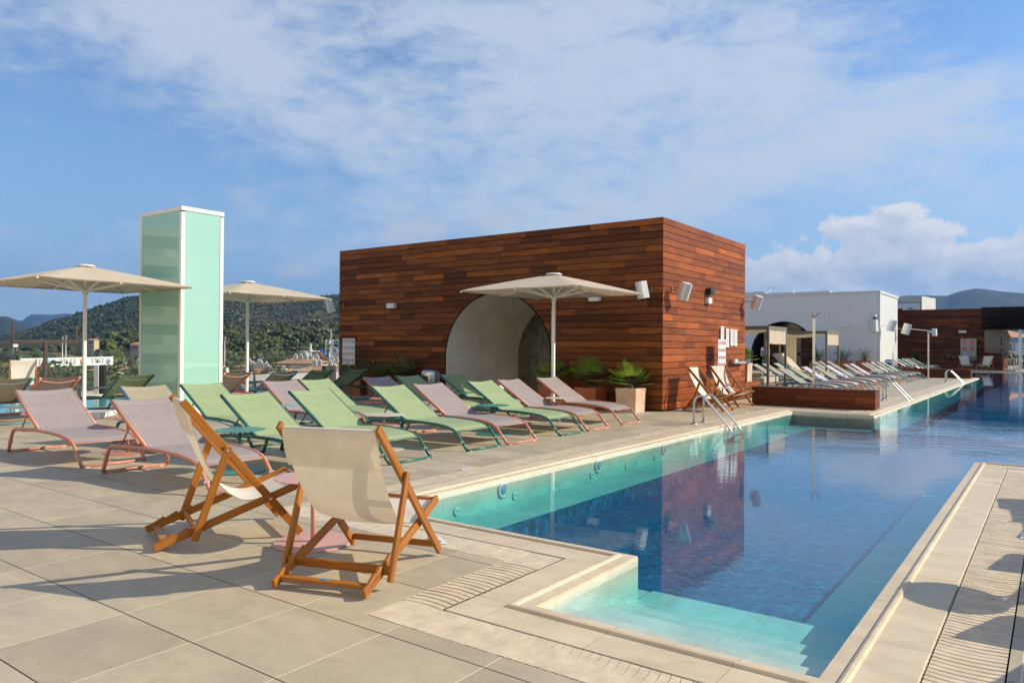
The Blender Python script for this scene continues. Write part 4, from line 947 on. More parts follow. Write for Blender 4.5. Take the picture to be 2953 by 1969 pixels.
def pot(loc, size, m, label, h=None, group='square clay planters', rz=0):
    t_ = thing('clay_planter', label, 'planter', loc, rz, group); h = h or size; w_ = size/2; f_ = .035
    mb = MB(); b_ = [(-w_*.93, -w_*.93), (w_*.93, -w_*.93), (w_*.93, w_*.93), (-w_*.93, w_*.93)]; tp = [(-w_, -w_), (w_, -w_), (w_, w_), (-w_, w_)]; ti = [(x*(1-f_/w_), y*(1-f_/w_)) for x, y in tp]
    for k in range(4):
        l_ = (k+1) % 4; mb.poly([(*b_[k], 0), (*b_[l_], 0), (*tp[l_], h-.05), (*tp[k], h-.05)])
        mb.poly([(tp[k][0]*1.02, tp[k][1]*1.02, h-.05), (tp[l_][0]*1.02, tp[l_][1]*1.02, h-.05), (tp[l_][0]*1.02, tp[l_][1]*1.02, h), (tp[k][0]*1.02, tp[k][1]*1.02, h)])
        mb.poly([(*tp[k], h-.05), (*tp[l_], h-.05), (tp[l_][0]*1.02, tp[l_][1]*1.02, h-.05), (tp[k][0]*1.02, tp[k][1]*1.02, h-.05)])
        mb.poly([(tp[k][0]*1.02, tp[k][1]*1.02, h), (tp[l_][0]*1.02, tp[l_][1]*1.02, h), (*ti[l_], h), (*ti[k], h)])
        mb.poly([(*ti[k], h), (*ti[l_], h), (*ti[l_], h-.06), (*ti[k], h-.06)])
    mb.build('pot', m, t_); MB().poly([(*q, h-.05) for q in ti]).__class__
    sb = MB(); sb.poly([(*q, h-.05) for q in ti]); sb.build('soil', M_SOIL, t_); return t_
def leaf(mb, p, d, L, w_, up, droop=.2):
    d = d.normalized(); s_ = d.cross(up).normalized() if abs(d.dot(up)) < .98 else d.orthogonal().normalized(); n_ = s_.cross(d)
    a_ = p+d*L*.5-Vector((0, 0, 1))*L*droop*.25; e = p+d*L-Vector((0, 0, 1))*L*droop
    mb.poly([p, a_+s_*w_/2, e, a_-s_*w_/2])
def palm(loc, h0, R_, label, nf=26, seed=1):
    r_ = random.Random(seed); t_ = thing('fan_palm', label, 'fan palm', (loc[0], loc[1], h0-.06), 0, 'small fan palms in the clay planters')
    mb = MB(); st = MB(); st.tube([(0, 0, 0), (0, 0, .06), (.01, 0, .13)], [.06, .055, .03], 8)
    for k in range(nf):
        an = r_.uniform(0, 2*PI); el_ = r_.uniform(.12, 1.35); L = R_*r_.uniform(.42, .66); d = Vector((math.cos(an)*math.cos(el_), math.sin(an)*math.cos(el_), math.sin(el_)))
        b_ = Vector((0, 0, .1)); c_ = b_+d*L-Vector((0, 0, .03)); st.tube([b_, (b_+c_)/2+Vector((0, 0, .01)), c_], [.006, .005, .004], 4)
        side_ = d.cross(Vector((0, 0, 1))).normalized() if abs(d.z) < .98 else Vector((1, 0, 0)); up = side_.cross(d).normalized()
        fl = R_*r_.uniform(.38, .5); g_ = r_.uniform(.7, 1.35); mb.tint = (g_*r_.uniform(.9, 1.2), g_, g_*.8)
        for q in range(12):
            a2 = (q/11-.5)*2*1.6; dd = d*math.cos(a2)+side_*math.sin(a2)+up*(.12+.25*abs(math.sin(a2)))*.6; leaf(mb, c_, dd, fl*(1-.22*abs(a2)/1.65)*r_.uniform(.9, 1.05), .026, up, .10+.12*r_.random())
    mb.tint = (1, 1, 1); mb.build('fronds', M_PALM, t_); st.build('stems', M_BARK, t_); return t_
def oleander(loc, h0, H_, R_, label, ns=26, fl=0, seed=3, group='oleander shrubs in planters', lf=1.0):
    r_ = random.Random(seed); t_ = thing('oleander_shrub', label, 'shrub', (loc[0], loc[1], h0-.05), 0, group); mb, st, fb = MB(), MB(), MB()
    for k in range(ns):
        an = r_.uniform(0, 2*PI); sp = r_.uniform(.1, 1)**.6*R_; hh_ = H_*r_.uniform(.5, 1)*(1-.25*sp/R_)
        p0 = Vector((math.cos(an)*sp*.2, math.sin(an)*sp*.2, 0)); p2 = Vector((math.cos(an)*sp, math.sin(an)*sp, hh_)); p1 = (p0+p2)/2+Vector((-math.cos(an)*.05, -math.sin(an)*.05, .05))
        st.tube([p0, p1, p2], [.007, .005, .002], 4)
        g_ = r_.uniform(.65, 1.3)
        for q in range(int(20*lf)):
            f_ = .25+.75*(q+r_.random())/(20*lf); P_ = p0.lerp(p1, f_*2) if f_ < .5 else p1.lerp(p2, f_*2-1); a2 = r_.uniform(0, 2*PI); e2 = r_.uniform(-.1, 1.1)
            mb.tint = (g_*r_.uniform(.9, 1.3), g_*r_.uniform(.9, 1.1), g_*.8); leaf(mb, P_, Vector((math.cos(a2)*math.cos(e2), math.sin(a2)*math.cos(e2), math.sin(e2))), r_.uniform(.10, .17), .020/lf**.5, Vector((0, 0, 1)), .15)
        if k < fl:
            for q in range(7):
                c_ = p2+Vector((r_.uniform(-.05, .05), r_.uniform(-.05, .05), r_.uniform(-.03, .06)))
                for z in range(5): a3 = z*2*PI/5; leaf(fb, c_, Vector((math.cos(a3), math.sin(a3), .3)), .026, .02, Vector((0, 0, 1)), 0)
    mb.tint = (1, 1, 1); mb.build('leaves', M_OLEA, t_); st.build('stems', M_BARK, t_)
    if fl: fb.build('flowers', M_PETAL, t_)
    return t_
pot((-7.22, 14.13, 0), .47, M_TERRAP, 'whitewashed clay planter nearest the pavilion corner', .50)
palm((-7.22, 14.13), .50, .66, 'bushy fan palm in the whitewashed planter', 30, 3)
pot((-8.20, 14.15, 0), .52, M_TERRA, 'orange clay planter in the middle of the three by the arch', .48)
palm((-8.20, 14.15), .48, .78, 'wide dark fan palm in the middle orange planter', 28, 8)
pot((-9.20, 14.2, 0), .50, M_TERRA, 'orange clay planter behind the parasol pole', .48)
palm((-9.20, 14.2), .48, .70, 'fan palm behind the parasol pole', 26, 14)
pot((-15.6, 14.0, 0), .50, M_TERRA, 'clay planter at the left end of the pavilion beside the rule board', .42, rz=.5)
oleander((-15.6, 14.0), .42, .75, .52, 'green leafy shrub below the rule board', 24, 0, 5)
pot((-14.72, 14.15, 0), .52, M_TERRA, 'clay planter behind the shaded mauve lounger', .42)
oleander((-14.72, 14.15), .42, .72, .45, 'oleander without flowers right of the rule board', 22, 0, 6)
pot((-13.9, 14.15, 0), .52, M_TERRA, 'clay planter left of the waste bin', .42)
oleander((-13.9, 14.15), .42, .92, .52, 'oleander with white flowers left of the waste bin', 34, 9, 7)
def bin_(loc, label):
    t_ = thing('waste_bin', label, 'waste bin', loc, 0, 'steel waste bins')
    MB().lathe([(.24, 0), (.25, .02), (.25, .66), (.245, .70), (.20, .76), (.0001, .765)], n=30).build('body', M_STEEL, t_)
    op = MB(); pr = [[(.257*math.cos(a_), .257*math.sin(a_), z) for a_ in [-PI/2-.55+q*.14-.1 for q in range(9)]] for z in (.36, .60)]; op.grid(pr); op.build('opening', M_BLACK, t_)
    MB().lathe([(.19, .762), (.17, .775), (.0001, .772)], n=20).build('ash_tray', M_BLACK, t_); return t_
bin_((-12.98, 14.22, 0), 'steel waste bin left of the pavilion arch')
bin_((-7.75, 47.6, 0), 'steel waste bin at the corner of the white corrugated building')
# ------------------------------------------------------------ low timber planter boxes
def timber_box(x0, y0, x1, y1, h, label, m=M_IPED, z0=.0, grp='low timber planter boxes'):
    t_ = thing('timber_box', label, 'timber box', ((x0+x1)/2, (y0+y1)/2, 0), 0, grp); w_, d_ = (x1-x0), (y1-y0); r_ = random.Random(int(abs(x0*7+y0*3)))
    mb = MB()
    plank_wall(mb, (-w_/2, -d_/2+.02, 0), (1, 0, 0), (0, -1, 0), w_-.002, .015, h-.02, .14, .006, .02, pal_ipe, r_, None, (.8, 2.2))
    plank_wall(mb, (w_/2-.02, -d_/2+.004, 0), (0, 1, 0), (1, 0, 0), d_-.008, .015, h-.02, .14, .006, .02, pal_ipe, r_, None, (.8, 2.2))
    plank_wall(mb, (-w_/2+.02, -d_/2+.004, 0), (0, 1, 0), (-1, 0, 0), d_-.008, .015, h-.02, .14, .006, .02, pal_ipe, r_, None, (.8, 2.2))
    plank_wall(mb, (-w_/2, d_/2-.02, 0), (1, 0, 0), (0, 1, 0), w_-.002, .015, h-.02, .14, .006, .02, pal_ipe, r_, None, (.8, 2.2))
    mb.build('side_boards', m, t_)
    tb = MB(); n_ = max(3, int(d_/.12)); 
    for k in range(n_): tb.tint = pal_ipe(r_); tb.box((0, -d_/2+(k+.5)*d_/n_, h-.008), (w_+.006, d_/n_-.006, .024))
    tb.build('top_boards', m, t_); MB().box((0, 0, h/2-.02), (w_-.05, d_-.05, h-.06)).build('core', M_BACK, t_); return t_
timber_box(-5.92, 17.93, -3.20, 18.45, .43, 'low dark timber box by the pool in front of the first shower post')
timber_box(-6.15, 41.1, -3.22, 41.62, .42, 'low timber box in the distance by the second ladder')
timber_box(-8.2, 19.8, -6.72, 20.9, .43, 'reddish timber box behind the pavilion corner', M_IPE)
pot((-6.99, 20.4, .432), .40, M_TERRAP, 'tall pale planter standing on the timber box behind the pavilion', .52)
palm((-6.99, 20.4), .96, .48, 'small palm behind the right edge of the pavilion', 20, 21)
# ------------------------------------------------------------ shower posts
def shower(loc, h, label, small=False):
    t_ = thing('shower_post', label, 'shower post', loc, .3, 'square steel shower posts'); w_ = .062 if not small else .05
    MB().box((0, 0, h/2), (w_, w_, h)).box((0, 0, .006), (w_*2, w_*2, .012)).build('column', M_STEEL, t_)
    MB().bar((0, 0, h-.01), (-.05, -.07, h+.13), .07, .04, (1, 0, 0)).build('shower_head', M_STEEL, t_)
    if not small: MB().bar((.02, .0, h-.01), (.16, .10, h+.12), .09, .03, (0, 0, 1)).build('lamp_head', M_METAL, t_)
    MB().lathe([(.03, 0), (.03, .03), (.0001, .032)], (0, 0, 0), 12).build('button', M_METAL, t_, loc=(0, -w_/2, h*.45), rot=(PI/2, 0, 0)); return t_
shower((-4.80, 19.15, 0), 2.12, 'tall square steel shower post behind the near timber box')
shower((-4.70, 38.7, 0), 2.10, 'tall square steel shower post in the distance')
speaker((-4.45, 38.6, 2.14), (-.2, -.95, -.1), 'small white loudspeaker on the distant shower post', .0, bracket=(-.2, .05, 0), s=.9)
shower((-7.4, 46.6, 0), 1.0, 'short steel foot shower before the white building', True)
# ------------------------------------------------------------ white corrugated building
M_CORR = pm('white_corrugated_sheet', (.74, .74, .71), .5, .012, .3)
M_TRIMW = pm('pale_trim', (.66, .67, .66), .45, .04, 2)
wb = thing('corrugated_building', 'long white corrugated building with a half-round arch opening', 'building', (0, 0, 0))
WX0, WX1, WY0, WY1, WH = -34.0, -8.784, 50.41, 56.95, 4.96
WCX, WCZ, WR = -14.58, 1.05, 2.04
def corr(mb, o, ux, nn, length, z0, z1, hole=None, pitch=.17, dep=.016):
    o, ux, nn = Vector(o), Vector(ux), Vector(nn); n_ = int(length/pitch*4); pr = [0, 0, 1, 1]
    xs_ = [(k*length/n_, pr[k % 4]*dep) for k in range(n_+1)]
    for k in range(n_):
        (a_, da), (b_, db) = xs_[k], xs_[k+1]; zl_ = z0
        xm = o.x+ux.x*(a_+b_)/2
        if hole is not None: zl_ = hole(xm)
        p = [o+ux*a_+nn*da+Vector((0,0,zl_)), o+ux*b_+nn*db+Vector((0,0,zl_)), o+ux*b_+nn*db+Vector((0,0,z1)), o+ux*a_+nn*da+Vector((0,0,z1))]
        mb.poly(p)
mb = MB()
corr(mb, (WX0, WY0, 0), (1, 0, 0), (0, -1, 0), WX1-WX0, .02, WH-.12, lambda x: (WCZ+math.sqrt(max(0, WR*WR-(x-WCX)**2)) if abs(x-WCX) < WR else .02))
corr(mb, (WX1, WY0, 0), (0, 1, 0), (1, 0, 0), WY1-WY0, .02, WH-.12); mb.build('corrugated_walls', M_CORR, wb)
mb = MB(); mb.box(((WX0+WX1)/2, WY0-.0, WH-.05), (WX1-WX0+.1, .14, .14)); mb.box((WX1, (WY0+WY1)/2+.07, WH-.05), (.14, WY1-WY0, .14)); mb.box((WX1+.012, WY0-.012, WH/2-.07), (.09, .09, WH-.12)); mb.box(((WX0+WX1)/2, (WY0+WY1)/2+.1, WH-.06), (WX1-WX0-.2, WY1-WY0-.2, .03)); mb.build('roof_trim', M_TRIMW, wb)
mb = MB(); pr_ = [(WCX+WR*math.cos(PI-k*PI/30), WCZ+WR*math.sin(k*PI/30)) for k in range(31)]; pr_ = [(WCX-WR, 0)]+pr_+[(WCX+WR, 0)]
extrude_profile(mb, pr_, WY0-.06, WY0+2.2)
p2_ = [(WCX+(x-WCX)*1.03, z*1.0 if z <= 0 else WCZ+(z-WCZ)*1.03) for x, z in pr_]
for k in range(len(pr_)-1): mb.poly([(pr_[k][0], WY0-.06, pr_[k][1]), (p2_[k][0], WY0-.06, p2_[k][1]), (p2_[k+1][0], WY0-.06, p2_[k+1][1]), (pr_[k+1][0], WY0-.06, pr_[k+1][1])])
extrude_profile(mb, p2_, WY0-.06, WY0+.1)
mb.build('arch_lining', M_IPED, wb)
mb = MB(); plank_wall(mb, (WCX-WR-.3, WY0+2.6, 0), (1, 0, 0), (0, -1, 0), 1.9, 0, 3.2, .15, .01, .02, pal_ipe, rs); mb.build('left_timber_lining', M_IPED, wb); mb = MB(); plank_wall(mb, (WCX+.55, WY0+2.2, 0), (1, 0, 0), (0, -1, 0), .95, 0, 3.2, .15, .01, .02, pal_ipe, rs); mb.build('right_timber_lining', M_IPED, wb)
mb = MB(); mb.box((WCX+1.9, WY0+2.4, 1.5), (.9, .1, 3)); mb.box((WCX, WY0+4.5, 1.6), (5, .1, 3.2)); mb.build('inner_concrete', M_CONC, wb)
wall_light((-10.80, WY0-.08, 2.86), (.62, .1, .24), 'white box light on the corrugated wall')
t_ = thing('dome_camera', 'white dome camera on the corner of the corrugated building', 'camera', (-9.02, WY0-.22, 3.34)); MB().lathe([(.0001, .16), (.13, .14), (.15, .0), (.12, -.01)], n=16).build('hood', M_WHITE, t_); MB().lathe([(.11, -.012), (.09, -.08), (.0001, -.12)], n=14).build('dome', M_BLACK, t_); MB().box((.0, .12, .1), (.06, .2, .05)).build('bracket', M_WHITE, t_)
speaker((-9.05, WY0-.32, 2.80), (-.25, -.95, -.05), 'white loudspeaker on the corrugated wall left of its corner', 0, bracket=(0, .3, .02), s=2.0)
speaker((WX1+.62, WY0+.7, 2.82), (.7, -.7, -.2), 'white tilted loudspeaker right of the corrugated corner', .2, bracket=(-.55, .0, .03), s=1.9)
speaker((WX1+.62, WY1-.3, 2.74), (.7, -.7, -.2), 'white tilted loudspeaker at the right end of the corrugated building', .2, bracket=(-.55, .0, .03), s=2.0)
t_ = thing('wall_lamp_arm', 'slim white lamp arm sticking out beside the right loudspeaker', 'lamp arm', (WX1+1.1, WY1-.1, 2.72)); MB().bar((-.3, 0, .04), (1.15, 0, -.13), .06, .05).build('arm', M_WHITE, t_)
wall_light((WX1+.07, WY0+2.9, 2.76), (.10, .3, .3), 'small white box on the sunlit end of the corrugated building')
for x, yy, s_ in ((-12.0, 49.3, 31), (-10.62, 49.3, 33), (-9.38, 49.2, 35)):
    wh = {31: 'nearest the arch', 33: 'in the middle before the corrugated wall', 35: 'nearest the corrugated corner'}[s_]
    pot((x, yy, 0), .85, M_TERRA, 'terracotta planter '+wh, .66); oleander((x, yy), .66, 1.0, .72, 'oleander '+wh, 34, 2, s_, lf=.8)
# rooftop bits behind the corrugated parapet
M_BLDW = pm('white_render', (.62, .62, .60), .7, .06, .4)
def block(name, label, cat, c, d, mat=None, win=0, rz=0.0, group=None, roof=True):
    t_ = thing(name, label, cat, (c[0], c[1], c[2]-d[2]/2), rz, group)
    MB().box((0, 0, d[2]/2), d).build('walls', mat or M_BLDW, t_)
    if roof: MB().box((0, 0, d[2]+.06), (d[0]+.3, d[1]+.3, .12)).build('roof', M_TRIMW, t_)
    return t_
q = at(2162, 853, 75); block('roof_hut', 'white roof hut rising behind the corrugated parapet on the left', 'roof hut', (q.x, q.y, q.z-1.8), (4.4, 4, 3.9), roof=False)
q = at(2265, 860, 70); block('roof_slab_house', 'flat grey roof block behind the corrugated parapet', 'roof block', (q.x, q.y, q.z-1.9), (9, 5, 4.5), M_TRIMW, roof=False)
for k, (px_, py0, py1, kind) in enumerate(((2219.5, 828, 850, 1), (2288, 831, 850, 0), (2350, 838, 848, 0), (2368, 835, 850, 1))):
    a_ = at(px_, py0, 66); b_ = at(px_, py1, 66); t_ = thing('roof_antenna', 'thin roof antenna on the corrugated building, %s from the left' % ORD[k], 'antenna', (a_.x, a_.y, b_.z-1), 0, 'antennas on the roof'); L = a_.z-b_.z+1
    MB().tube([(0, 0, 0), (0, 0, L)], .035, 6).build('mast', M_METAL, t_)
    if kind: mb = MB(); [mb.tube([(-.3+.18*z, -.25, L-.05), (-.3+.18*z, .25, L-.05)], .015, 4) for z in range(6)]; mb.tube([(-.35, 0, L-.05), (.7, 0, L-.05)], .02, 4); mb.build('aerial', M_METAL, t_)
# ------------------------------------------------------------ cabanas and daybeds
M_CABF = pm('taupe_frame', (.17, .145, .105), .5, .06, 6)
M_CUSH = fabric('beige_cushion', (.50, .44, .34), .02)
def cabana(x1, y0, y1, zt, w_, label):
    t_ = thing('cabana', label, 'cabana', (x1, y0, 0), 0, 'square cabanas with beige canopies'); D = y1-y0; s_ = .075
    for nm, x, y in ((1, 0, 0), (2, 0, D), (3, -w_, 0), (4, -w_, D)): MB().box((x-s_/2 if x == 0 else x+s_/2, y+s_/2 if y == 0 else y-s_/2, zt/2-.06), (s_, s_, zt-.12)).build('post', M_CABF, t_)
    mb = MB(); mb.box((-w_/2, s_/2, zt-.06), (w_, s_, .12)); mb.box((-w_/2, D-s_/2, zt-.06), (w_, s_, .12)); mb.box((-s_/2, D/2, zt-.06), (s_, D-2*s_-.004, .12)); mb.box((-w_+s_/2, D/2, zt-.06), (s_, D-2*s_-.004, .12)); mb.build('roof_frame', M_CABF, t_)
    P_ = [[(-s_-(w_-2*s_)*i/10, s_+(D-2*s_)*j/6, zt-.03-.24*math.sin(PI*i/10)*(.55+.45*math.sin(PI*j/6))) for j in range(7)] for i in range(11)]
    MB().grid(P_).build('canopy_cloth', M_CANO, t_)
    P_ = [[(-.02+.01*math.sin(i*1.1), s_+(D-2*s_)*i/14, zt-.12-(.46)*j/4+.008*math.sin(i*.9)*(j == 4)) for j in range(5)] for i in range(15)]
    MB().grid(P_).build('side_valance', M_CANO, t_)
    P_ = [[(-w_+.3+.5*i/8, D-.05+.03*math.sin(i*2.2), .35+(zt-.5)*j/4) for j in range(5)] for i in range(9)]
    MB().grid(P_).build('rear_curtain', M_CANO, t_)
    return t_
cabana(-7.45, 24.2, 26.2, 2.08, 2.5, 'beige cabana nearer the pavilion with a roll-up side curtain')
cabana(-7.62, 32.5, 34.65, 2.10, 2.6, 'beige cabana farther away before the corrugated arch')
def daybed(x, y, w_, d_, h_, label, back=None):
    t_ = thing('daybed', label, 'daybed', (x, y, 0), 0, 'double daybeds')
    for sx in (-1, 1):
        for sy in (-1, 1): MB().box((sx*(w_/2-.05), sy*(d_/2-.05), .1), (.04, .04, .2)).build('leg', M_CABF, t_)
    MB().bar((-w_/2, 0, h_-.09), (w_/2, 0, h_-.09), d_, .18, ch=.02).build('mattress', M_CUSH, t_)
    MB().box((0, 0, h_-.21), (w_-.02, d_-.02, .05)).build('bed_frame', M_CABF, t_)
    if back: MB().bar((-w_/2+.75, 0, h_-.02), (-w_/2+.05, 0, h_+back), d_, .12, (0, 0, 1), ch=.02).build('raised_back', M_CUSH, t_)
    return t_
daybed(-8.75, 25.5, 2.0, 1.6, .38, 'low beige daybed with a rolled towel in the nearer cabana', .3)
t_ = thing('rolled_towel', 'rolled tan towel lying on the nearer daybed', 'towel', (-8.2, 25.05, .45)); mb = MB()
sp_ = [(.004+.010*a_)*1.0 for a_ in range(0)]; prof = [[(x, (.02+.0085*k*.55)*math.cos(k*.55), (.02+.0085*k*.55)*math.sin(k*.55)) for x in (-.24, .24)] for k in range(20)]; mb.grid(prof); mb.lathe([(.001, 0), (.10, 0)], n=4); MB().grid(prof).build('towel_roll', fabric('tan_towel', (.45, .30, .14), .0), t_)
daybed(-8.95, 33.6, 2.0, 1.7, .40, 'big beige daybed with raised back in the farther cabana', .72)
# ------------------------------------------------------------ poolside table with tools in the arch, and a walker
t_ = thing('work_table', 'yellow crates and black table inside the corrugated arch', 'work table', (-13.4, 50.9, 0)); M_YEL = pm('yellow_plastic', (.65, .40, .02), .4, .05, 5)
MB().box((0, 0, .92), (1.9, .7, .06)).build('table_top', M_BLACK, t_)
for sx in (-.85, .85):
    for sy in (-.28, .28): MB().box((sx, sy, .445), (.05, .05, .89)).build('leg', M_METAL, t_)
MB().box((-.5, 0, 1.04), (.5, .4, .18)).box((.2, .05, 1.0), (.7, .3, .10)).build('tool_bags', M_BLACK, t_)
for sx in (-.7, .75): t2 = thing('yellow_crate', 'yellow crate under the work table, %s one' % ('left' if sx < 0 else 'right'), 'crate', (-13.4+sx, 50.55, 0), 0, 'yellow crates'); MB().box((0, 0, .24), (.5, .34, .46)).build('crate_box', M_YEL, t2); MB().box((0, -.172, .36), (.2, .012, .06)).build('grip_hole', M_BLACK, t2)
M_SKIN = pm('skin', (.42, .22, .14), .55, .05, 5); M_HAIR = pm('brown_hair', (.12, .06, .03), .6, .1, 20)
M_SHIRT = pm('white_shirt', (.68, .68, .74), .8, .04, 8); M_SHORT = pm('navy_shorts', (.02, .035, .09), .8, .05, 8)
def skin_body(name, pts, edges, rad, m, parent, sub=2):
    me = bpy.data.meshes.new(name); me.from_pydata(pts, edges, []); o = bpy.data.objects.new(name, me); COL.objects.link(o)
    sk = o.modifiers.new('Skin', 'SKIN'); ss = o.modifiers.new('Sub', 'SUBSURF'); ss.levels = ss.render_levels = sub
    for v, r_ in zip(me.skin_vertices[0].data, rad): v.radius = r_ if hasattr(r_, '__len__') else (r_, r_)
    me.skin_vertices[0].data[0].use_root = True
    dg = bpy.context.evaluated_depsgraph_get(); m2 = bpy.data.meshes.new_from_object(o.evaluated_get(dg)); bpy.data.objects.remove(o)
    m2.materials.clear(); m2.materials.append(m); m2.polygons.foreach_set('use_smooth', [True]*len(m2.polygons)); m2.name = name
    o = bpy.data.objects.new(name, m2); COL.objects.link(o); o.parent = parent; return o
pe = thing('person', 'person in white shirt and navy shorts walking through the corrugated arch', 'person', (-14.25, 45.6, 0), math.radians(200))
P = [(0,0,.95),(0,0,1.15),(0,.01,1.38),(0,.01,1.48),(0,.02,1.58),(0,.03,1.68),(0,.03,1.77),
     (-.17,0,1.40),(-.23,-.10,1.14),(-.22,.02,.92),(-.22,.05,.83), (.17,0,1.40),(.24,.10,1.15),(.23,.24,.96),(.23,.29,.88),
     (-.09,0,.90),(-.10,.18,.52),(-.10,.06,.10),(-.10,.20,.05), (.09,0,.90),(.10,-.10,.50),(.10,-.34,.14),(.10,-.26,.04)]
E_ = [(0,1),(1,2),(2,3),(3,4),(4,5),(5,6),(2,7),(7,8),(8,9),(9,10),(2,11),(11,12),(12,13),(13,14),(0,15),(15,16),(16,17),(17,18),(0,19),(19,20),(20,21),(21,22)]
Rr = [(.14,.10),(.12,.09),(.14,.09),(.055,.055),(.075,.085),(.085,.095),(.06,.07),.055,.042,.034,(.04,.025),.055,.042,.034,(.04,.025),.09,.062,.042,(.045,.03),.09,.062,.042,(.045,.03)]
skin_body('body', P, E_, Rr, M_SKIN, pe)
skin_body('shirt', [(0,0,.98),(0,0,1.15),(0,.01,1.38),(-.17,0,1.39),(-.22,-.07,1.22),(.17,0,1.39),(.225,.07,1.22)], [(0,1),(1,2),(2,3),(3,4),(2,5),(5,6)], [(.16,.12),(.145,.11),(.155,.105),.075,.065,.075,.065], M_SHIRT, pe)
skin_body('shorts', [(0,0,.98),(-.09,0,.88),(-.10,.13,.62),(.09,0,.88),(.10,-.07,.62)], [(0,1),(1,2),(0,3),(3,4)], [(.16,.12),.105,.09,.105,.09], M_SHORT, pe)
mb = MB(); mb.blob((0, -.015, 1.72), .105, 2, .12, (.95, 1.05, 1.0), True); mb.build('hair', M_HAIR, pe)
mb = MB(); mb.blob((-.03, .118, 1.68), .012, 1, 0); mb.blob((.03, .118, 1.68), .012, 1, 0); mb.build('eyes', M_BLACK, pe)
mb = MB(); mb.blob((0, .125, 1.645), .016, 1, 0, (.8, 1, 1.4)); mb.build('nose', M_SKIN, pe)
# ------------------------------------------------------------ dark timber wall, fire cabinet and bar at the far end
fw_ = thing('dark_timber_wall', 'long dark timber wall closing the far end of the terrace', 'timber wall', (0, 0, 0)); FY = 62.0
mb = MB(); plank_wall(mb, (-14, FY, 0), (1, 0, 0), (0, -1, 0), 11.0, .02, 4.3, .155, .012, .03, pal_ipe, random.Random(9), None, (.7, 2.8)); mb.build('boards', M_IPED, fw_)
MB().box((-8.55, FY+.12, 2.13), (11.0, .2, 4.24)).build('wall_core', M_BACK, fw_)
mb = MB(); plank_wall(mb, (-11, 60.4, 0), (1, 0, 0), (0, -1, 0), 8.1, .0, .62, .15, .012, .02, pal_ipe, random.Random(4), None, (.7, 2.8))
t_ = thing('raised_flower_bed', 'raised timber flower bed along the far dark wall', 'flower bed', (0, 0, 0)); mb.build('front_boards', M_IPED, t_); MB().box((-6.95, 60.9, .29), (8.1, .95, .56)).build('soil', M_SOIL, t_)
r_ = random.Random(77)
pl = thing('flower_bedding', 'low green plants with orange flowers in the raised bed', 'bedding plants', (0, 60.85, .58)); lb_, fb = MB(), MB()
for k in range(900):
    x = r_.uniform(-10.5, -3.0); z = r_.uniform(0, .28); g_ = r_.uniform(.5, 1.3); lb_.tint = (g_, g_, g_*.7); an = r_.uniform(0, 2*PI); leaf(lb_, Vector((x, r_.uniform(-.4, .4), z)), Vector((math.cos(an), math.sin(an), .5)), .17, .08, Vector((0, 0, 1)))
    if k % 11 == 0 and x > -6.5: fb.blob((x, r_.uniform(-.4, .1), z+.08), .04, 1, .2)
lb_.build('leaves', M_OLEA, pl); fb.build('flowers', pm('orange_petals', (.75, .28, .02), .6, .1, 9), pl)
oleander((-8.2, 60.9), .6, 1.15, .6, 'dark shrub on the left in the raised bed', 26, 0, 41, group='shrubs in the raised bed', lf=.8)
oleander((-6.1, 60.9), .6, 1.0, .75, 'wider dark shrub in the middle of the raised bed', 26, 0, 43, group='shrubs in the raised bed', lf=.8)
fc = thing('fire_cabinet', 'pale fire cabinet with four red pictogram signs on the far wall', 'fire cabinet', (-5.0, FY-.12, 0))
MB().box((0, 0, 1.3), (.96, .16, 1.70)).build('cabinet', pm('cabinet_grey', (.50, .50, .46), .4, .03, 3), fc); MB().box((0, -.084, 1.30), (.012, .008, 1.64)).box((0, -.084, 1.15), (.92, .008, .012)).build('door_joint', M_METAL, fc)
rb, wbx = MB(), MB()
for i in (-1, 1):
    for j in (0, 1):
        cx, cz = i*.23, 1.92-j*.46; rb.box((cx, -.088, cz), (.27, .012, .24)); rb.box((cx, -.088, cz-.17), (.25, .012, .03)); wbx.box((cx+.06, -.096, cz), (.06, .008, .15)); wbx.box((cx-.06, -.096, cz+.03 if not j else cz-.02), (.10, .008, .035)); wbx.box((cx-.05, -.096, cz-.06), (.03, .008, .07))
rb.box((.2, -.088, .95), (.07, .012, .06)); rb.build('red_signs', M_RED, fc); wbx.box((-.22, -.088, 1.0), (.13, .01, .12)); wbx.build('white_pictograms', M_SIGNW, fc)
t_ = thing('fire_alarm', 'small red alarm sounder above the fire cabinet', 'fire alarm', (-5.4, FY-.06, 2.28)); MB().lathe([(.07, 0), (.07, .05), (.0001, .07)], n=14).build('bell', M_RED, t_, rot=(PI/2, 0, 0)); MB().box((0, .02, 0), (.16, .04, .16)).build('base_plate', M_RED, t_)
wall_light((-5.38, FY-.09, 2.66), (.48, .1, .18), 'white box light on the far dark wall')
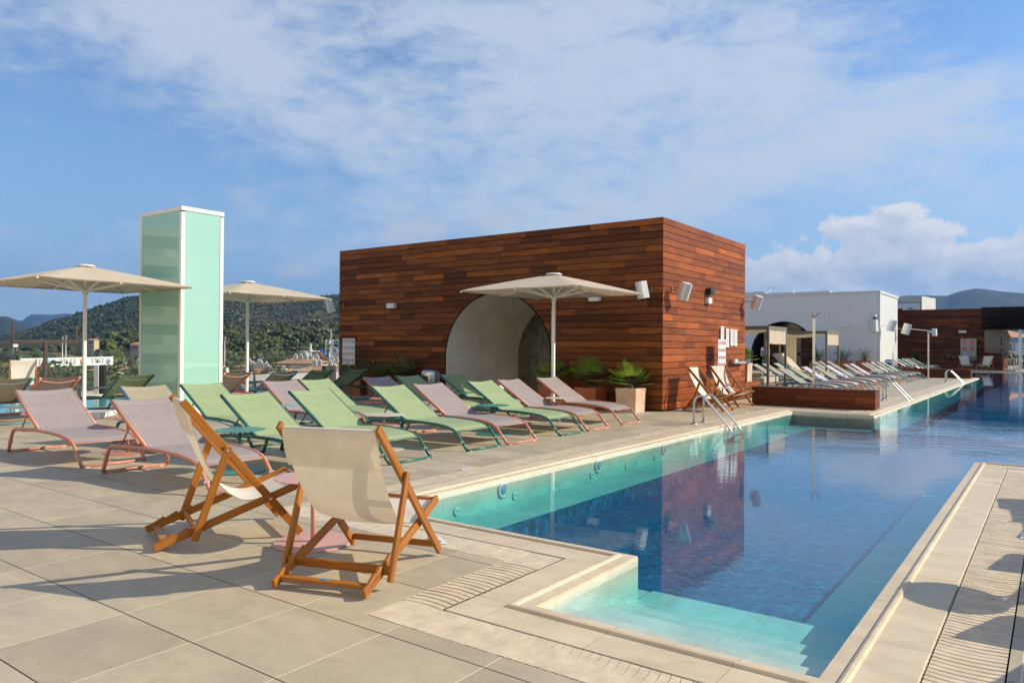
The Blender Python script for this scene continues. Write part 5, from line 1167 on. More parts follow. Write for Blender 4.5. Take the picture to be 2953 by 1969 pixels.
# louvred canopy and bar
lv = thing('louvred_canopy', 'dark louvred timber canopy above the far bar', 'canopy', (0, 0, 0)); mb = MB()
for k in range(11): mb.bar((-4.05, 59.9, 2.86+k*.132), (1.5, 59.9, 2.86+k*.132), .05, .085, (0, -.5, .85), ch=.003)
mb.build('louvres', M_IPE, lv); MB().box((-4.06, 59.95, 3.55), (.05, .2, 1.55)).box((-2.78, 59.95, 3.55), (.05, .16, 1.5)).box((-1.5, 59.95, 3.55), (.05, .16, 1.5)).build('uprights', M_IPED, lv); MB().box((-1.3, 61.9, 2.80), (5.5, 3.9, .08)).build('soffit', M_BACK, lv); MB().box((-2.4, 60.6, 3.58), (3.3, .05, 1.45)).build('rear_panel', pm('brown_panel', (.12, .055, .03), .6, .1, 3), lv)
t_ = thing('canopy_column', 'white square column holding the louvred canopy', 'column', (-1.92, 60.3, 0)); MB().box((0, 0, 1.37), (.17, .17, 2.74)).box((0, 0, .01), (.3, .3, .02)).build('shaft', M_FRAMEW, t_)
br = thing('bar_counter', 'timber bar with dark counter top under the far canopy', 'bar', (0, 0, 0))
mb = MB(); plank_wall(mb, (-3.55, 59.9, 0), (1, 0, 0), (0, -1, 0), .66, .0, 1.1, .15, .012, .02, pal_ipe, random.Random(14), None, (.7, 2.8)); plank_wall(mb, (-2.90, 59.9, 0), (0, 1, 0), (1, 0, 0), 7.5, .0, 1.1, .15, .012, .02, pal_ipe2, random.Random(15), None, (.7, 2.8)); mb.build('front_boards', M_IPED, br)
MB().box((-3.22, 63.6, .54), (.6, 7.3, 1.06)).build('body', M_BACK, br); MB().box((-3.05, 63.5, 1.15), (1.25, 7.6, .07)).build('counter_top', pm('dark_counter', (.08, .07, .06), .35, .1, 8), br)
mb = MB(); plank_wall(mb, (-3.95, 60.4, 0), (1, 0, 0), (0, -1, 0), .95, 1.2, 2.75, .16, .01, .02, pal_ipe2, random.Random(16)); mb.bar((-2.95, 60.4, 2.75), (-2.6, 61.3, 1.9), .03, .9, (0, 0, 1)); mb.bar((-2.6, 61.3, 1.9), (-2.9, 60.6, 1.25), .03, .9, (0, 0, 1)); mb.build('folded_shutters', wood('grey_timber', (.16, .13, .10), (.26, .21, .16), .6), br)
for k in range(5):
    x, y = -2.45+.10*k+.06*(k > 1), 60.6+k*1.35; t_ = thing('bar_stool', 'white wire bar stool at the far bar, %s from the pool' % ORD[k], 'bar stool', (x, y, 0), 0, 'wire bar stools')
    for sx in (-.17, .17):
        for sy in (-.17, .17): MB().tube([(sx*1.25, sy*1.25, 0), (sx*.8, sy*.8, .78)], .014, 5).build('leg', M_FRAMEW, t_)
    MB().box((0, 0, .79), (.36, .36, .03)).build('seat', M_FRAMEW, t_)
    mb = MB(); [mb.tube([(.15, q*.05, .8), (.20, q*.05, 1.08)], .008, 4) for q in range(-3, 4)]; mb.tube([(.20, -.16, 1.08), (.20, .16, 1.08)], .012, 4); mb.tube([(-.17, -.17, .3), (.17, -.17, .3), (.17, .17, .3), (-.17, .17, .3)], .01, 4, True); mb.build('back_and_footrest', M_FRAMEW, t_)
t_ = thing('lounge_sofa', 'dark wicker sofa behind the bar stools', 'sofa', (-1.0, 66.5, 0)); MB().box((0, 0, .25), (2.4, .9, .5)).box((0, .4, .6), (2.4, .15, .6)).build('wicker_body', M_BACK, t_); MB().bar((-1.1, -.05, .56), (1.1, -.05, .56), .75, .14, ch=.03).build('cushion', M_GRILLE, t_)
# ------------------------------------------------------------ plunge pool, rail, glass fence on the left
sh2 = MB(); X0, X1, Y0, Y1 = -20.9, -16.6, 3.4, 16.6
for a_, b_ in (((X0, Y0), (X1, Y0)), ((X1, Y0), (X1, Y1)), ((X1, Y1), (X0, Y1)), ((X0, Y1), (X0, Y0))): sh2.poly([(*a_, .0), (*b_, .0), (*b_, -.9), (*a_, -.9)])
sh2.poly([(X0, Y0, -.9), (X1, Y0, -.9), (X1, Y1, -.9), (X0, Y1, -.9)]); tag(sh2.build('plunge_pool_shell', M_UW), kind='structure')
w2 = MB(); w2.poly([(X0, Y0, -.04), (X1, Y0, -.04), (X1, Y1, -.04), (X0, Y1, -.04)]); tag(w2.build('plunge_pool_water', M_WATER2), kind='structure')
t_ = thing('low_rail', 'low metal rail along the plunge pool edge', 'rail', (-17.0, 0, 0)); mb = MB(); mb.box((0, 10.6, .395), (.10, 6.6, .04)); mb.build('top_bar', M_METAL, t_)
for y in (7.45, 9.6, 11.8, 13.8): MB().box((0, y, .19), (.07, .07, .37)).build('upright', M_METAL, t_)
t_ = thing('pool_grab_rail', 'bent steel grab rail of the plunge pool behind the parasol', 'grab rail', (-17.35, 11.6, 0)); MB().tube([(0, 0, 0), (0, 0, .55)]+[(0, .22-.22*math.cos(k*PI/8), .55+.16*math.sin(k*PI/8)) for k in range(1, 9)]+[(0, .44, .35)], .028, 10).build('rail', M_STEEL, t_); MB().lathe([(.06, 0), (.06, .015), (.03, .02)], n=12).build('foot_plate', M_STEEL, t_)
m, t, p = base_mat('fence_glass'); lw = t.n('ShaderNodeLayerWeight'); sf = t.m('ADD', .04, t.m('MULTIPLY', .9, t.m('POWER', lw.outputs['Facing'], 5.0))); tr = t.n('ShaderNodeBsdfTransparent'); tr.inputs[0].default_value = (.94, .965, .955, 1); gl = t.n('ShaderNodeBsdfGlossy'); gl.inputs['Roughness'].default_value = .01
df = t.n('ShaderNodeBsdfDiffuse'); df.inputs[0].default_value = (.6, .65, .65, 1); m1_ = t.n('ShaderNodeMixShader'); m1_.inputs[0].default_value = .02; t.l(tr.outputs[0], m1_.inputs[1]); t.l(df.outputs[0], m1_.inputs[2])
mx = t.n('ShaderNodeMixShader'); t.l(sf, mx.inputs[0]); t.l(m1_.outputs[0], mx.inputs[1]); t.l(gl.outputs[0], mx.inputs[2]); t.l(mx.outputs[0], m.node_tree.nodes['Material Output'].inputs[0]); M_GLASS = m
gf = thing('glass_fence', 'frameless glass balustrade along the far left edge of the roof', 'glass balustrade', (-22.2, 0, 0)); y = 2.0; k = 0
while y < 21.5:
    MB().box((0, y+1.02, .58), (.016, 2.0, 1.16)).build('glass_pane', M_GLASS, gf)
    MB().box((0, y, .30), (.05, .09, .6)).build('clamp_post', M_BLACK if k % 3 else M_FRAMEW, gf); y += 2.06; k += 1
t_ = thing('speaker_column', 'slim white and black loudspeaker column by the glass fence', 'column speaker', (-21.1, 9.72, 0), YAW); MB().box((0, 0, .39), (.12, .14, .78)).build('cabinet', M_WHITE, t_); MB().box((.126, .03, .39), (.13, .14, .78)).build('back_box', M_BLACK, t_)
for k, (yy) in enumerate((13.6, 18.4)): t_ = thing('dark_locker', 'dark grey box clamped to the glass fence, %s' % ('behind the middle parasol pole', 'next to the pavilion')[k], 'fence box', (-21.9, yy, 0), 0, 'dark boxes on the glass fence'); MB().box((0, -.13, .30), (.2, .24, .62)).build('left_case', M_BLACK, t_); MB().box((0, .13, .30), (.2, .24, .62)).build('right_case', M_BLACK, t_); MB().tube([(0, 0, .6), (0, 0, 1.14)], .02, 6).build('rod', M_METAL, t_)
t_ = thing('steel_sign_frame', 'rust brown steel frame with two upright arms behind the glass fence', 'steel frame', (-23.2, 0, -1.0)); k_ = 23.2/19.5; M_RUST = pm('rust_brown_steel', (.085, .040, .030), .6, .2, 9)
yc = 7.78*k_; zt_ = 1.34+.07*k_+1.0; ya, yb2 = 7.09*k_, 8.47*k_; mb = MB(); mb.bar((0, yc, -.9), (0, yc, zt_), .09, .09, (1, 0, 0)); mb.build('post', M_RUST, t_)
mb = MB(); mb.bar((0, ya-.03, zt_+.0), (0, yb2+.03, zt_), .07, .07); mb.bar((0, ya, zt_+.03), (0, ya, zt_+.5), .05, .05, (1, 0, 0)); mb.bar((0, yb2, zt_+.03), (0, yb2, zt_+.48), .05, .05, (1, 0, 0)); mb.build('cross_arms', M_RUST, t_)
mb = MB(); mb.bar((0, yc, zt_-.45), (0, yc-.5, .7), .05, .05, (1, 0, 0)); mb.bar((0, yc, zt_-.6), (0, yc+.48, .7), .05, .05, (1, 0, 0)); mb.build('braces', M_RUST, t_)
t_ = thing('small_floodlight', 'small white lamp on a thin rod at the left by the glass', 'lamp', (-21.9, 8.02, 0)); MB().tube([(0, 0, 0), (0, 0, 1.26)], .014, 6).build('rod', M_BLACK, t_); MB().box((0, 0, 1.30), (.06, .10, .08)).build('lamp_head', M_FRAMEW, t_)
# ------------------------------------------------------------ land: valley floor, hills, woods
GZ = -16.0
def land_mat(name, cols, sc, det=8):
    m, t, p = base_mat(name); oc = t.n('ShaderNodeTexCoord').outputs['Object']
    n = t.noise(oc, sc, det, .65, .5); n2 = t.noise(oc, sc*.12, 3, .5)
    f = t.m('ADD', t.m('MULTIPLY', n, .65), t.m('MULTIPLY', n2, .35)); k = len(cols)
    t.l(t.ramp(f, [(.34+.34*i/(k-1), c) for i, c in enumerate(cols)]), p.inputs['Base Color']); p.inputs['Roughness'].default_value = .95; p.inputs['Specular IOR Level'].default_value = .1; return m
M_VALLEY = land_mat('dry_fields', [(.06, .075, .025), (.12, .12, .04), (.32, .22, .10), (.38, .27, .13)], .012)
M_SLOPE = land_mat('scrub_slope', [(.032, .042, .018), (.055, .058, .028), (.17, .12, .085)], .045)
M_FAR = land_mat('far_range', [(.020, .032, .018), (.035, .045, .025), (.10, .09, .06)], .006)
mb = MB(); mb.poly([(-9000, -6000, GZ), (9000, -6000, GZ), (9000, 12000, GZ), (-9000, 12000, GZ)]); tag(mb.build('ground', M_VALLEY), kind='structure')
def ridge_z(px, pts): return np.interp(px, [p_[0] for p_ in pts], [p_[1] for p_ in pts])
def hill(name, pts, R0, R1, px0, px1, ncol, m, rough=.0, base=GZ, nrow=18, back=1.25, prof=1.3, seed=0):
    """terrain whose skyline follows points; R0..R1 distance from foot to crest"""
    G = []; H_ = {}
    for i in range(ncol+1):
        px = px0+(px1-px0)*i/ncol; py = ridge_z(px, pts); ux_, uy_, sl_ = azel(px, py); zr = HC+R1*sl_; col = []
        for j in range(nrow+5):
            if j <= nrow:
                q = j/nrow; R_ = R0+(R1-R0)*q; z = base+(zr-base)*(q**prof)
                env = math.sin(PI*q)
            else:
                q = 1+(j-nrow)*.12; R_ = R1*(1+(j-nrow)*(back-1)/4); z = zr-(zr-base)*((j-nrow)/4)**1.5; env = 0
            nv = noise.fractal(Vector((ux_*R_/180+seed, uy_*R_/180, 0)), 1.0, 2.1, 5)
            nv2 = noise.noise(Vector((ux_*R_/22+seed, uy_*R_/22, 3)))
            z += rough*(nv*env*22+nv2*(1.2 if j <= nrow else 0)*min(1, q*2))
            col.append((ux_*R_, uy_*R_, z))
        G.append(col)
    mb = MB(); mb.grid(G); o = mb.build(name, m); tag(o, kind='structure'); return G
def sample(G, u, v):
    n_, m_ = len(G)-1, len(G[0])-5; a_, b_ = u*n_, v*(m_-1); i, j = min(int(a_), n_-1), min(int(b_), m_-2); fu, fv = a_-i, b_-j
    P_ = [Vector(G[i][j]), Vector(G[i+1][j]), Vector(G[i][j+1]), Vector(G[i+1][j+1])]; return P_[0].lerp(P_[1], fu).lerp(P_[2].lerp(P_[3], fu), fv)
MAIN = [(-900, 960), (-300, 975), (0, 970), (25, 963), (60, 955), (110, 941), (140, 925), (190, 913), (240, 897), (285, 882), (330, 868), (365, 856), (400, 853), (450, 850), (520, 856), (636, 866), (700, 868), (760, 868), (830, 866), (880, 860), (930, 853), (979, 849), (1100, 850), (1300, 870), (1700, 905), (1900, 930), (2300, 985)]
FARL = [(-1200, 900), (-400, 905), (-100, 912), (0, 913), (20, 912), (45, 922), (62, 927), (75, 915), (90, 906), (120, 907), (150, 908), (175, 905), (190, 904), (207, 906), (300, 915), (600, 940), (1000, 960)]
NEARL = [(-1200, 930), (-300, 905), (-100, 908), (-20, 914), (20, 912), (45, 925), (80, 945), (120, 958), (200, 975), (300, 990)]
RGT = [(1300, 960), (1700, 930), (2000, 870), (2100, 850), (2184, 841), (2217, 843), (2238, 846), (2300, 860), (2400, 880), (2500, 870), (2560, 858), (2589, 855), (2620, 852), (2668, 851), (2729, 853.6), (2744, 848), (2777, 838), (2814, 832), (2842, 834), (2896, 841), (2953, 846), (3050, 850), (3300, 880), (3700, 900), (4300, 940)]
PINE = [(-200, 985), (300, 975), (560, 962), (640, 954), (700, 955), (745, 948), (780, 945), (850, 940), (900, 936), (940, 938), (979, 936), (1100, 938), (1300, 955), (1500, 985)]
hill('far_mountain', FARL, 5200, 7600, -1200, 1000, 160, M_FAR, 2.2, nrow=10, seed=3)
hill('near_left_mountain', NEARL, 2400, 3600, -1200, 300, 90, M_FAR, 1.4, nrow=10, seed=8)
G1 = hill('wooded_hill', MAIN, 560, 1250, -900, 2300, 420, M_SLOPE, .55, nrow=34, seed=1, prof=1.15)
hill('right_mountain', RGT, 2600, 4300, 1300, 4300, 260, M_FAR, 1.6, nrow=16, seed=5)
G2 = hill('pine_slope', PINE, 330, 620, -200, 1500, 160, M_SLOPE, .0, nrow=10, seed=2, prof=1.0)
M_PINE = leafmat('pine_foliage', (.075, .090, .018), .08); M_SCRUB = leafmat('scrub_foliage', (.040, .055, .020), .0)
# woods that read as one mass
r_ = random.Random(31)
def clump(mb, P, R_, n_, r2, tint, flat=.75):
    """tree crown built of small leaf clumps spread over a lumpy volume"""
    for k in range(n_):
        a_ = r_.uniform(0, 2*PI); e = math.asin(r_.uniform(-.35, 1)); q = r_.uniform(.55, 1)**.5
        c_ = P+Vector((math.cos(a_)*math.cos(e), math.sin(a_)*math.cos(e), math.sin(e)*flat))*R_*q
        g_ = r_.uniform(.6, 1.4); mb.tint = (tint[0]*g_, tint[1]*g_, tint[2]*g_); mb.blob(c_, r2*r_.uniform(.6, 1.3), 1, .35, (1, 1, .8))
mb = MB()
for k in range(9500):
    u = r_.uniform(.22, .62); v = r_.random()**.8; P = sample(G1, u, min(.995, v)); s_ = r_.uniform(.9, 2.7)
    if noise.noise(P/60) < -.18 and v > .4 and r_.random() < .7: continue
    g_ = r_.uniform(.7, 1.3); mb.tint = (g_*r_.uniform(.9, 1.25), g_, g_*.9); V_ = ICO[1]; mb.blob(P+Vector((0, 0, s_*.5)), s_, 1, .3, (1, 1, .9))
mb.tint = (1, 1, 1); tag(mb.build('hillside_scrub', M_SCRUB), kind='stuff')
mb = MB()
for k in range(520):
    u = r_.uniform(.30, .75); v = r_.random(); P = sample(G2, u, min(.99, v)); s_ = r_.uniform(3.4, 6.5)*(.7+.3*(1-v)); g_ = r_.uniform(.75, 1.3)
    clump(mb, P+Vector((0, 0, s_*.9)), s_, 26, s_*.27, (g_*r_.uniform(.9, 1.15), g_, g_*.85))
mb.tint = (1, 1, 1); tag(mb.build('pine_wood', M_PINE), kind='stuff')
# field hedges and trees down on the plain, left
mb = MB()
for k in range(420):
    px = r_.uniform(-150, 640); D = r_.uniform(280, 520); py = r_.uniform(1003, 1003); ux_, uy_, _ = azel(px, 1000); s_ = r_.uniform(2.2, 4.5); g_ = r_.uniform(.6, 1.3)
    if noise.noise(Vector((px/90, D/60, 0))) < .10: continue
    z = GZ+max(0, (D-260)/260)*16*.75; clump(mb, Vector((ux_*D, uy_*D, z+s_*.5)), s_, 11, s_*.42, (g_, g_, g_*.8))
mb.tint = (1, 1, 1); tag(mb.build('plain_shrubbery', M_SCRUB), kind='stuff')
# rising fields in front of the hills
FG = []
for i in range(60):
    px = -700+1900*i/59; ux_, uy_, _ = azel(px, 1000); FG.append([(ux_*R_, uy_*R_, z+noise.noise(Vector((ux_*R_/40, uy_*R_/40, 0)))*.8*(R_ > 260)) for R_, z in ((250, GZ-.5), (300, GZ+1.5), (380, GZ+6.5), (480, GZ+12), (600, GZ+17), (800, GZ+20), (900, GZ+10))])
mb = MB(); mb.grid(FG); tag(mb.build('sloping_fields', land_mat('golden_fields', [(.05, .07, .022), (.14, .12, .045), (.38, .25, .10), (.42, .29, .13)], .022)), kind='structure')
# ------------------------------------------------------------ nearer trees below the glass fence
M_TREE = leafmat('tree_foliage', (.075, .105, .026), .2)
def tree(px, pytop, D, R_, label, seed, grp='leafy trees beyond the glass fence', sq=.95, tint=(1, 1, 1)):
    rr_ = random.Random(seed); ux_, uy_, sl_ = azel(px, pytop); zt_ = HC+D*sl_; X, Y = ux_*D, uy_*D
    t_ = thing('broadleaf_tree', label, 'tree', (X, Y, GZ), 0, grp); H_ = zt_-GZ
    st = MB(); st.tube([(0, 0, 0), (.1, .05, H_*.35), (0, 0, H_*.6), (.1, 0, H_*.9)], [.28, .2, .13, .04], 7)
    for k in range(7): a_ = k*.9+rr_.random(); z0 = H_*rr_.uniform(.5, .75); st.tube([(0, 0, z0), (math.cos(a_)*R_*.4, math.sin(a_)*R_*.4, z0+R_*.35), (math.cos(a_)*R_*.75, math.sin(a_)*R_*.75, z0+R_*.6)], [.08, .05, .02], 5)
    st.build('trunk', M_BARK, t_)
    mb = MB(); cs_ = []
    for k in range(46):
        a_ = rr_.uniform(0, 2*PI); e = math.asin(rr_.uniform(-.7, 1)); q = rr_.random()**.4; cs_.append((Vector((math.cos(a_)*math.cos(e)*R_*q, math.sin(a_)*math.cos(e)*R_*q, H_-R_*sq+math.sin(e)*R_*sq*q)), R_*rr_.uniform(.16, .30), rr_.uniform(.6, 1.35)))
    for c_, rc_, g_ in cs_:
        for z in range(42):
            v = Vector((rr_.gauss(0, 1), rr_.gauss(0, 1), rr_.gauss(0, 1))).normalized()*rc_*rr_.uniform(.55, 1.1); g2 = g_*rr_.uniform(.75, 1.3); mb.tint = (tint[0]*g2*rr_.uniform(.9, 1.2), tint[1]*g2, tint[2]*g2*.8)
            d = Vector((rr_.gauss(0, 1), rr_.gauss(0, 1), rr_.gauss(0, .6)+.2)).normalized(); leaf(mb, c_+v, d, R_*.16, R_*.085, Vector((rr_.random(), rr_.random(), 1)).normalized(), .03)
    mb.tint = (1, 1, 1); mb.build('crown', M_TREE, t_); return t_
TR = [(98, 1072, 42, 2.0), (168, 1056, 42, 2.1), (215, 1072, 44, 1.9), (285, 1074, 44, 2.1), (348, 1046, 46, 2.4), (392, 1054, 48, 2.4), (30, 1072, 50, 1.8), (655, 1056, 62, 1.1), (704, 1052, 64, 1.0), (793, 1056, 60, 1.25), (835, 1070, 56, .8), (740, 1076, 54, .8), (-60, 1050, 48, 2.4), (450, 1050, 50, 2.4), (540, 1050, 52, 2.4), (598, 1052, 55, 2.2)]
for k, (px, py, D, R_) in enumerate(TR):
    wh = ['under the banner, left part', 'in front of the banner centre', 'left of the first parasol pole', 'just right of the first parasol pole', 'under the right end of the banner', 'against the left edge of the glass shaft', 'behind the far left deckchair', 'right of the glass shaft, first one', 'before the tiled roofs, between shaft and parasol pole', 'right of the middle parasol pole', 'low down between the reversed loungers', 'low, left of the middle parasol pole', 'beyond the left edge of the picture', 'hidden behind the shaft, left', 'hidden behind the shaft, right', 'hidden behind the shaft edge'][k]
    tree(px, py, D, R_, 'sunlit leafy tree '+wh, 100+k)
# shrubs low against the fence fill the gap down to the roof edge
mb = MB()
for k in range(170):
    px = r_.uniform(-120, 985); ux_, uy_, _ = azel(px, 1000); D = r_.uniform(34, 58); s_ = r_.uniform(1.0, 1.8); z = HC-D*r_.uniform(74, 115)/F*1.0; g_ = r_.uniform(.6, 1.3)
    if px > 620: continue
    clump(mb, Vector((ux_*D, uy_*D, z-s_)), s_, 16, s_*.33, (g_, g_*1.05, g_*.7))
mb.tint = (1, 1, 1); tag(mb.build('garden_shrubbery', M_TREE), kind='stuff')
# ------------------------------------------------------------ houses with clay tile roofs
def roof_mat():
    m, t, p = base_mat('clay_tiles'); oc = t.n('ShaderNodeTexCoord').outputs['Object']; n = t.noise(oc, .9, 6, .7); wv = t.n('ShaderNodeTexWave', wave_type='BANDS', bands_direction='X'); wv.inputs['Scale'].default_value = 1.6; t.l(oc, wv.inputs[0])
    c_ = t.ramp(n, [(.3, (.40, .18, .075)), (.7, (.60, .33, .16))]); t.l(c_, p.inputs['Base Color']); p.inputs['Roughness'].default_value = .85; bump(t, p, wv.outputs['Fac'], .08); return m
M_ROOFT = roof_mat(); M_WALLC = pm('cream_render', (.52, .42, .30), .85, .1, .6); M_WIN = pm('window_dark', (.05, .055, .06), .2, .2, 3)
def house(px0, px1, py_eave, py_ridge, D, label, dep=9, chim=3, seed=0, white=False):
    rr_ = random.Random(seed); a_, b_ = at(px0, py_eave, D), at(px1, py_eave, D); c_ = (a_+b_)/2; w_ = (b_-a_).length; rz = math.atan2(b_.y-a_.y, b_.x-a_.x); ze = c_.z; zr = at((px0+px1)/2, py_ridge, D+dep/2).z
    t_ = thing('tiled_house', label, 'house', (c_.x, c_.y, GZ), rz, 'houses with clay tile roofs'); E0 = ze-GZ; E1 = zr-GZ
    MB().box((0, dep/2, E0/2), (w_-.8, dep-.8, E0)).build('walls', M_WALLC, t_)
    mb = MB(); hi = min(w_*.22, 3.2); q = [(-w_/2, 0, E0), (w_/2, 0, E0), (w_/2, dep, E0), (-w_/2, dep, E0)]; rg_ = [(-w_/2+hi, dep/2, E1), (w_/2-hi, dep/2, E1)]
    mb.poly([q[0], q[1], rg_[1], rg_[0]]); mb.poly([q[2], q[3], rg_[0], rg_[1]]); mb.poly([q[1], q[2], rg_[1]]); mb.poly([q[3], q[0], rg_[0]]); mb.poly([(x, y, z-.02) for x, y, z in q[::-1]]); rf = mb.build('roof', M_ROOFT, t_)
    for k in range(chim): x = rr_.uniform(-w_/2+hi, w_/2-hi); y = dep*rr_.uniform(.35, .6); s_ = rr_.uniform(.28, .5); MB().box((x, y, E1), (s_*1.4, s_, 1.1)).lathe([(s_*.4, 0), (s_*.4, .2), (.0001, .28)], (x, y, E1+.55), 8).build('chimney', M_BLDW, rf)
    nw = max(2, int(w_/2.6))
    for k in range(nw):
        x = -w_/2+.9+(k+.5)*(w_-1.8)/nw
        f_ = MB().box((x, .38, E0-1.35), (1.0, .1, 1.2)).build('window', M_BLDW, t_); MB().box((x, .315, E0-1.35), (.8, .05, 1.0)).build('pane', M_WIN, f_)
    return t_
house(637, 762, 1058, 1052, 95, 'tiled house with white chimneys right of the glass shaft', 10, 5, 1)
house(780, 905, 1048, 1034, 110, 'large tiled house left of the water slide', 12, 6, 2)
house(835, 990, 1069, 1055, 84, 'long tiled house in front of the water slide', 10, 3, 3)
house(700, 815, 1076, 1062, 78, 'low tiled house behind the small trees', 8, 1, 4)
house(843, 1000, 1090, 1074, 66, 'nearest tiled house beside the pavilion', 8, 2, 5)
house(245, 330, 1068, 1052, 100, 'tiled house below the banner by the first parasol', 9, 2, 6)
house(330, 420, 1062, 1050, 105, 'tiled house left of the glass shaft', 9, 3, 7)
house(372, 402, 994, 986, 330, 'small orange farmhouse on the slope left of the shaft', 8, 0, 8)
house(250, 272, 981, 976, 420, 'pale farmhouse on the hillside right of the parasol pole', 6, 0, 9)
house(640, 800, 1071, 1060, 84, 'tiled house with a long ridge right of the shaft', 9, 3, 11)
house(700, 850, 1094, 1080, 62, 'tiled house lowest behind the reversed loungers', 8, 2, 12)
house(905, 990, 1052, 1041, 120, 'tiled house under the slide tower', 10, 3, 10)
# white clutter of the roof terraces
r_ = random.Random(9)
for k in range(12):
    q = at(645+k*28+r_.uniform(-9, 9), r_.uniform(1041, 1052), r_.uniform(108, 120)); s_ = r_.uniform(.2, .38)
    t_ = thing('roof_unit', 'white roof unit on the tiled houses, %s from the left' % ORD[k], 'roof unit', (q.x, q.y, q.z-1.2), 0, 'white units on the town roofs'); MB().box((0, 0, .3), (s_*1.8, s_, .6)).box((s_*.2, 0, .68), (s_*.9, s_*.7, .16)).build('unit_case', M_BLDW, t_)
# ------------------------------------------------------------ banner
a_, b_ = at(60, 1031, 52), at(326, 1029.5, 63)
t_ = thing('banner', 'long white banner with STAGE lettering hung before the valley', 'banner', (a_.x, a_.y, a_.z)); dv = b_-a_; L = math.hypot(dv.x, dv.y); t_.rotation_euler = (0, 0, math.atan2(dv.y, dv.x)); hb = .68
MB().box((L/2, 0, -hb/2+dv.z/2), (L, .03, hb)).build('sheet', M_SIGNW, t_)
Mt = lambda x, z: Matrix.Translation((x, -.02, z+dv.z/2)) @ Matrix.Rotation(PI/2, 4, 'X')
k_ = L/266.0
for nm, px, tx_, s_ in (('lettering', 100, 'G E', .50), ('lettering', 168, 'S T', .50), ('lettering', 196, 'G E', .50), ('lettering', 262, 'S T', .50), ('lettering', 284, 'G E', .50)): text_into(nm, tx_, s_, M_BLACK, t_, Mt((px-60)*k_, -hb*.47), .004)
tri = MB()
for px in (179, 272):
    x = (px-60)*k_; mbp = [(x-.17, -.03, -hb*.47-.17), (x+.17, -.03, -hb*.47-.17), (x, -.03, -hb*.47+.19)]; tri.poly([(p_[0], p_[1], p_[2]+dv.z/2) for p_ in mbp])
tri.build('triangle_letter', M_BLACK, t_)
for px, c_, nm in ((225, (.62, .16, .03), 'orange_disc'), (307, (.30, .52, .75), 'blue_disc'), (126, (.30, .52, .75), 'blue_disc')):
    MB().lathe([(.0001, .02), (.27, .02), (.27, 0)], n=24).build(nm, pm(nm+'_paint', c_, .5, .05, 5), t_, loc=((px-60)*k_, -.02, -hb*.5+dv.z/2), rot=(PI/2, 0, 0))
text_into('monogram', 'bh', .30, M_SIGNW, t_, Matrix.Translation((0, -.03, 0)) @ Mt((225-60)*k_, -hb*.5), .004)
mb = MB(); [mb.tube([(x, .05, -16.5-a_.z*0), (x, .05, .05)], .05, 6) for x in (0, L/2, L)]; mb.build('posts', M_METAL, t_)
# ------------------------------------------------------------ water slides
DS = 140; q = at(958, 980, DS); ex = Vector((math.cos(YAW), math.sin(YAW), 0))
t_ = thing('slide_tower', 'white stair tower of the water park next to the pavilion edge', 'stair tower', (q.x, q.y, GZ), YAW); top = q.z-GZ; sc_ = DS/F
mb = MB()
for lx, ly in ((-18, 0), (20, 0), (-18, 3), (20, 3), (2, 0), (34, 0)):
    mb.tube([(lx*sc_, ly, 0), (lx*sc_, ly, top)], .11, 6)
mb.build('posts', M_FRAMEW, t_)
mb = MB()
for k, (pz, x0, x1) in enumerate(((11, -20, 40), (30, 12, 40), (48, 10, 40), (66, 2, 40))):
    z = top-pz*sc_; mb.box(((x0+x1)/2*sc_, 1.5, z), ((x1-x0)*sc_, 3.2, .14))
mb.build('landings', M_FRAMEW, t_)
mb = MB()
for (pz, x0, x1) in ((0, -20, 40), (19, 12, 40), (37, 10, 40), (55, 2, 40)):
    z = top-pz*sc_; mb.tube([(x0*sc_, 0, z), (x1*sc_, 0, z)], .05, 5); mb.tube([(x0*sc_, 0, z-4.5*sc_), (x1*sc_, 0, z-4.5*sc_)], .03, 5)
    for j in range(int((x1-x0)/6)+1): mb.tube([((x0+j*6)*sc_, 0, z), ((x0+j*6)*sc_, 0, z-11*sc_)], .035, 5)
mb.build('railings', M_FRAMEW, t_)
mb = MB()
for (xa, za, xb, zb_) in ((-12, 10, 14, 30), (14, 30, -4, 50), (0, 47, 16, 62)): mb.bar((xa*sc_, 1.0, top-za*sc_), (xb*sc_, 1.0, top-zb_*sc_), 1.2, .25)
mb.build('stair_flights', M_FRAMEW, t_)
def chute(name, label, pts, D, r0, col, w=None):
    P_ = [at(x, y, D+dd) for x, y, dd in pts]; o_ = P_[0]; t_ = thing(name, label, 'water slide', tuple(o_)); mb = MB(); n_ = len(P_)
    # resample
    Q = []
    for i in range(n_-1):
        for s_ in range(5):
            f_ = s_/5; P0, P1, P2, P3 = P_[max(i-1, 0)], P_[i], P_[i+1], P_[min(i+2, n_-1)]; Q.append(.5*((2*P1)+(P2-P0)*f_+(2*P0-5*P1+4*P2-P3)*f_*f_+(3*P1-P0-3*P2+P3)*f_**3)-o_)
    Q.append(P_[-1]-o_); G_ = []
    for i, c_ in enumerate(Q):
        tg = (Q[min(i+1, len(Q)-1)]-Q[max(i-1, 0)]).normalized(); s_ = tg.cross(Vector((0, 0, 1))).normalized(); u_ = s_.cross(tg)
        G_.append([c_+s_*math.cos(a_)*r0-u_*math.sin(a_)*r0 for a_ in [PI*j/8 for j in range(9)]])
    mb.grid(G_); mb.build('chute', col, t_); sp_ = MB(); [sp_.tube([tuple(c_-Vector((0, 0, r0))), (c_.x, c_.y, GZ-o_.z)], .06, 5) for c_ in Q[2::6]]; sp_.build('supports', M_FRAMEW, t_); return t_
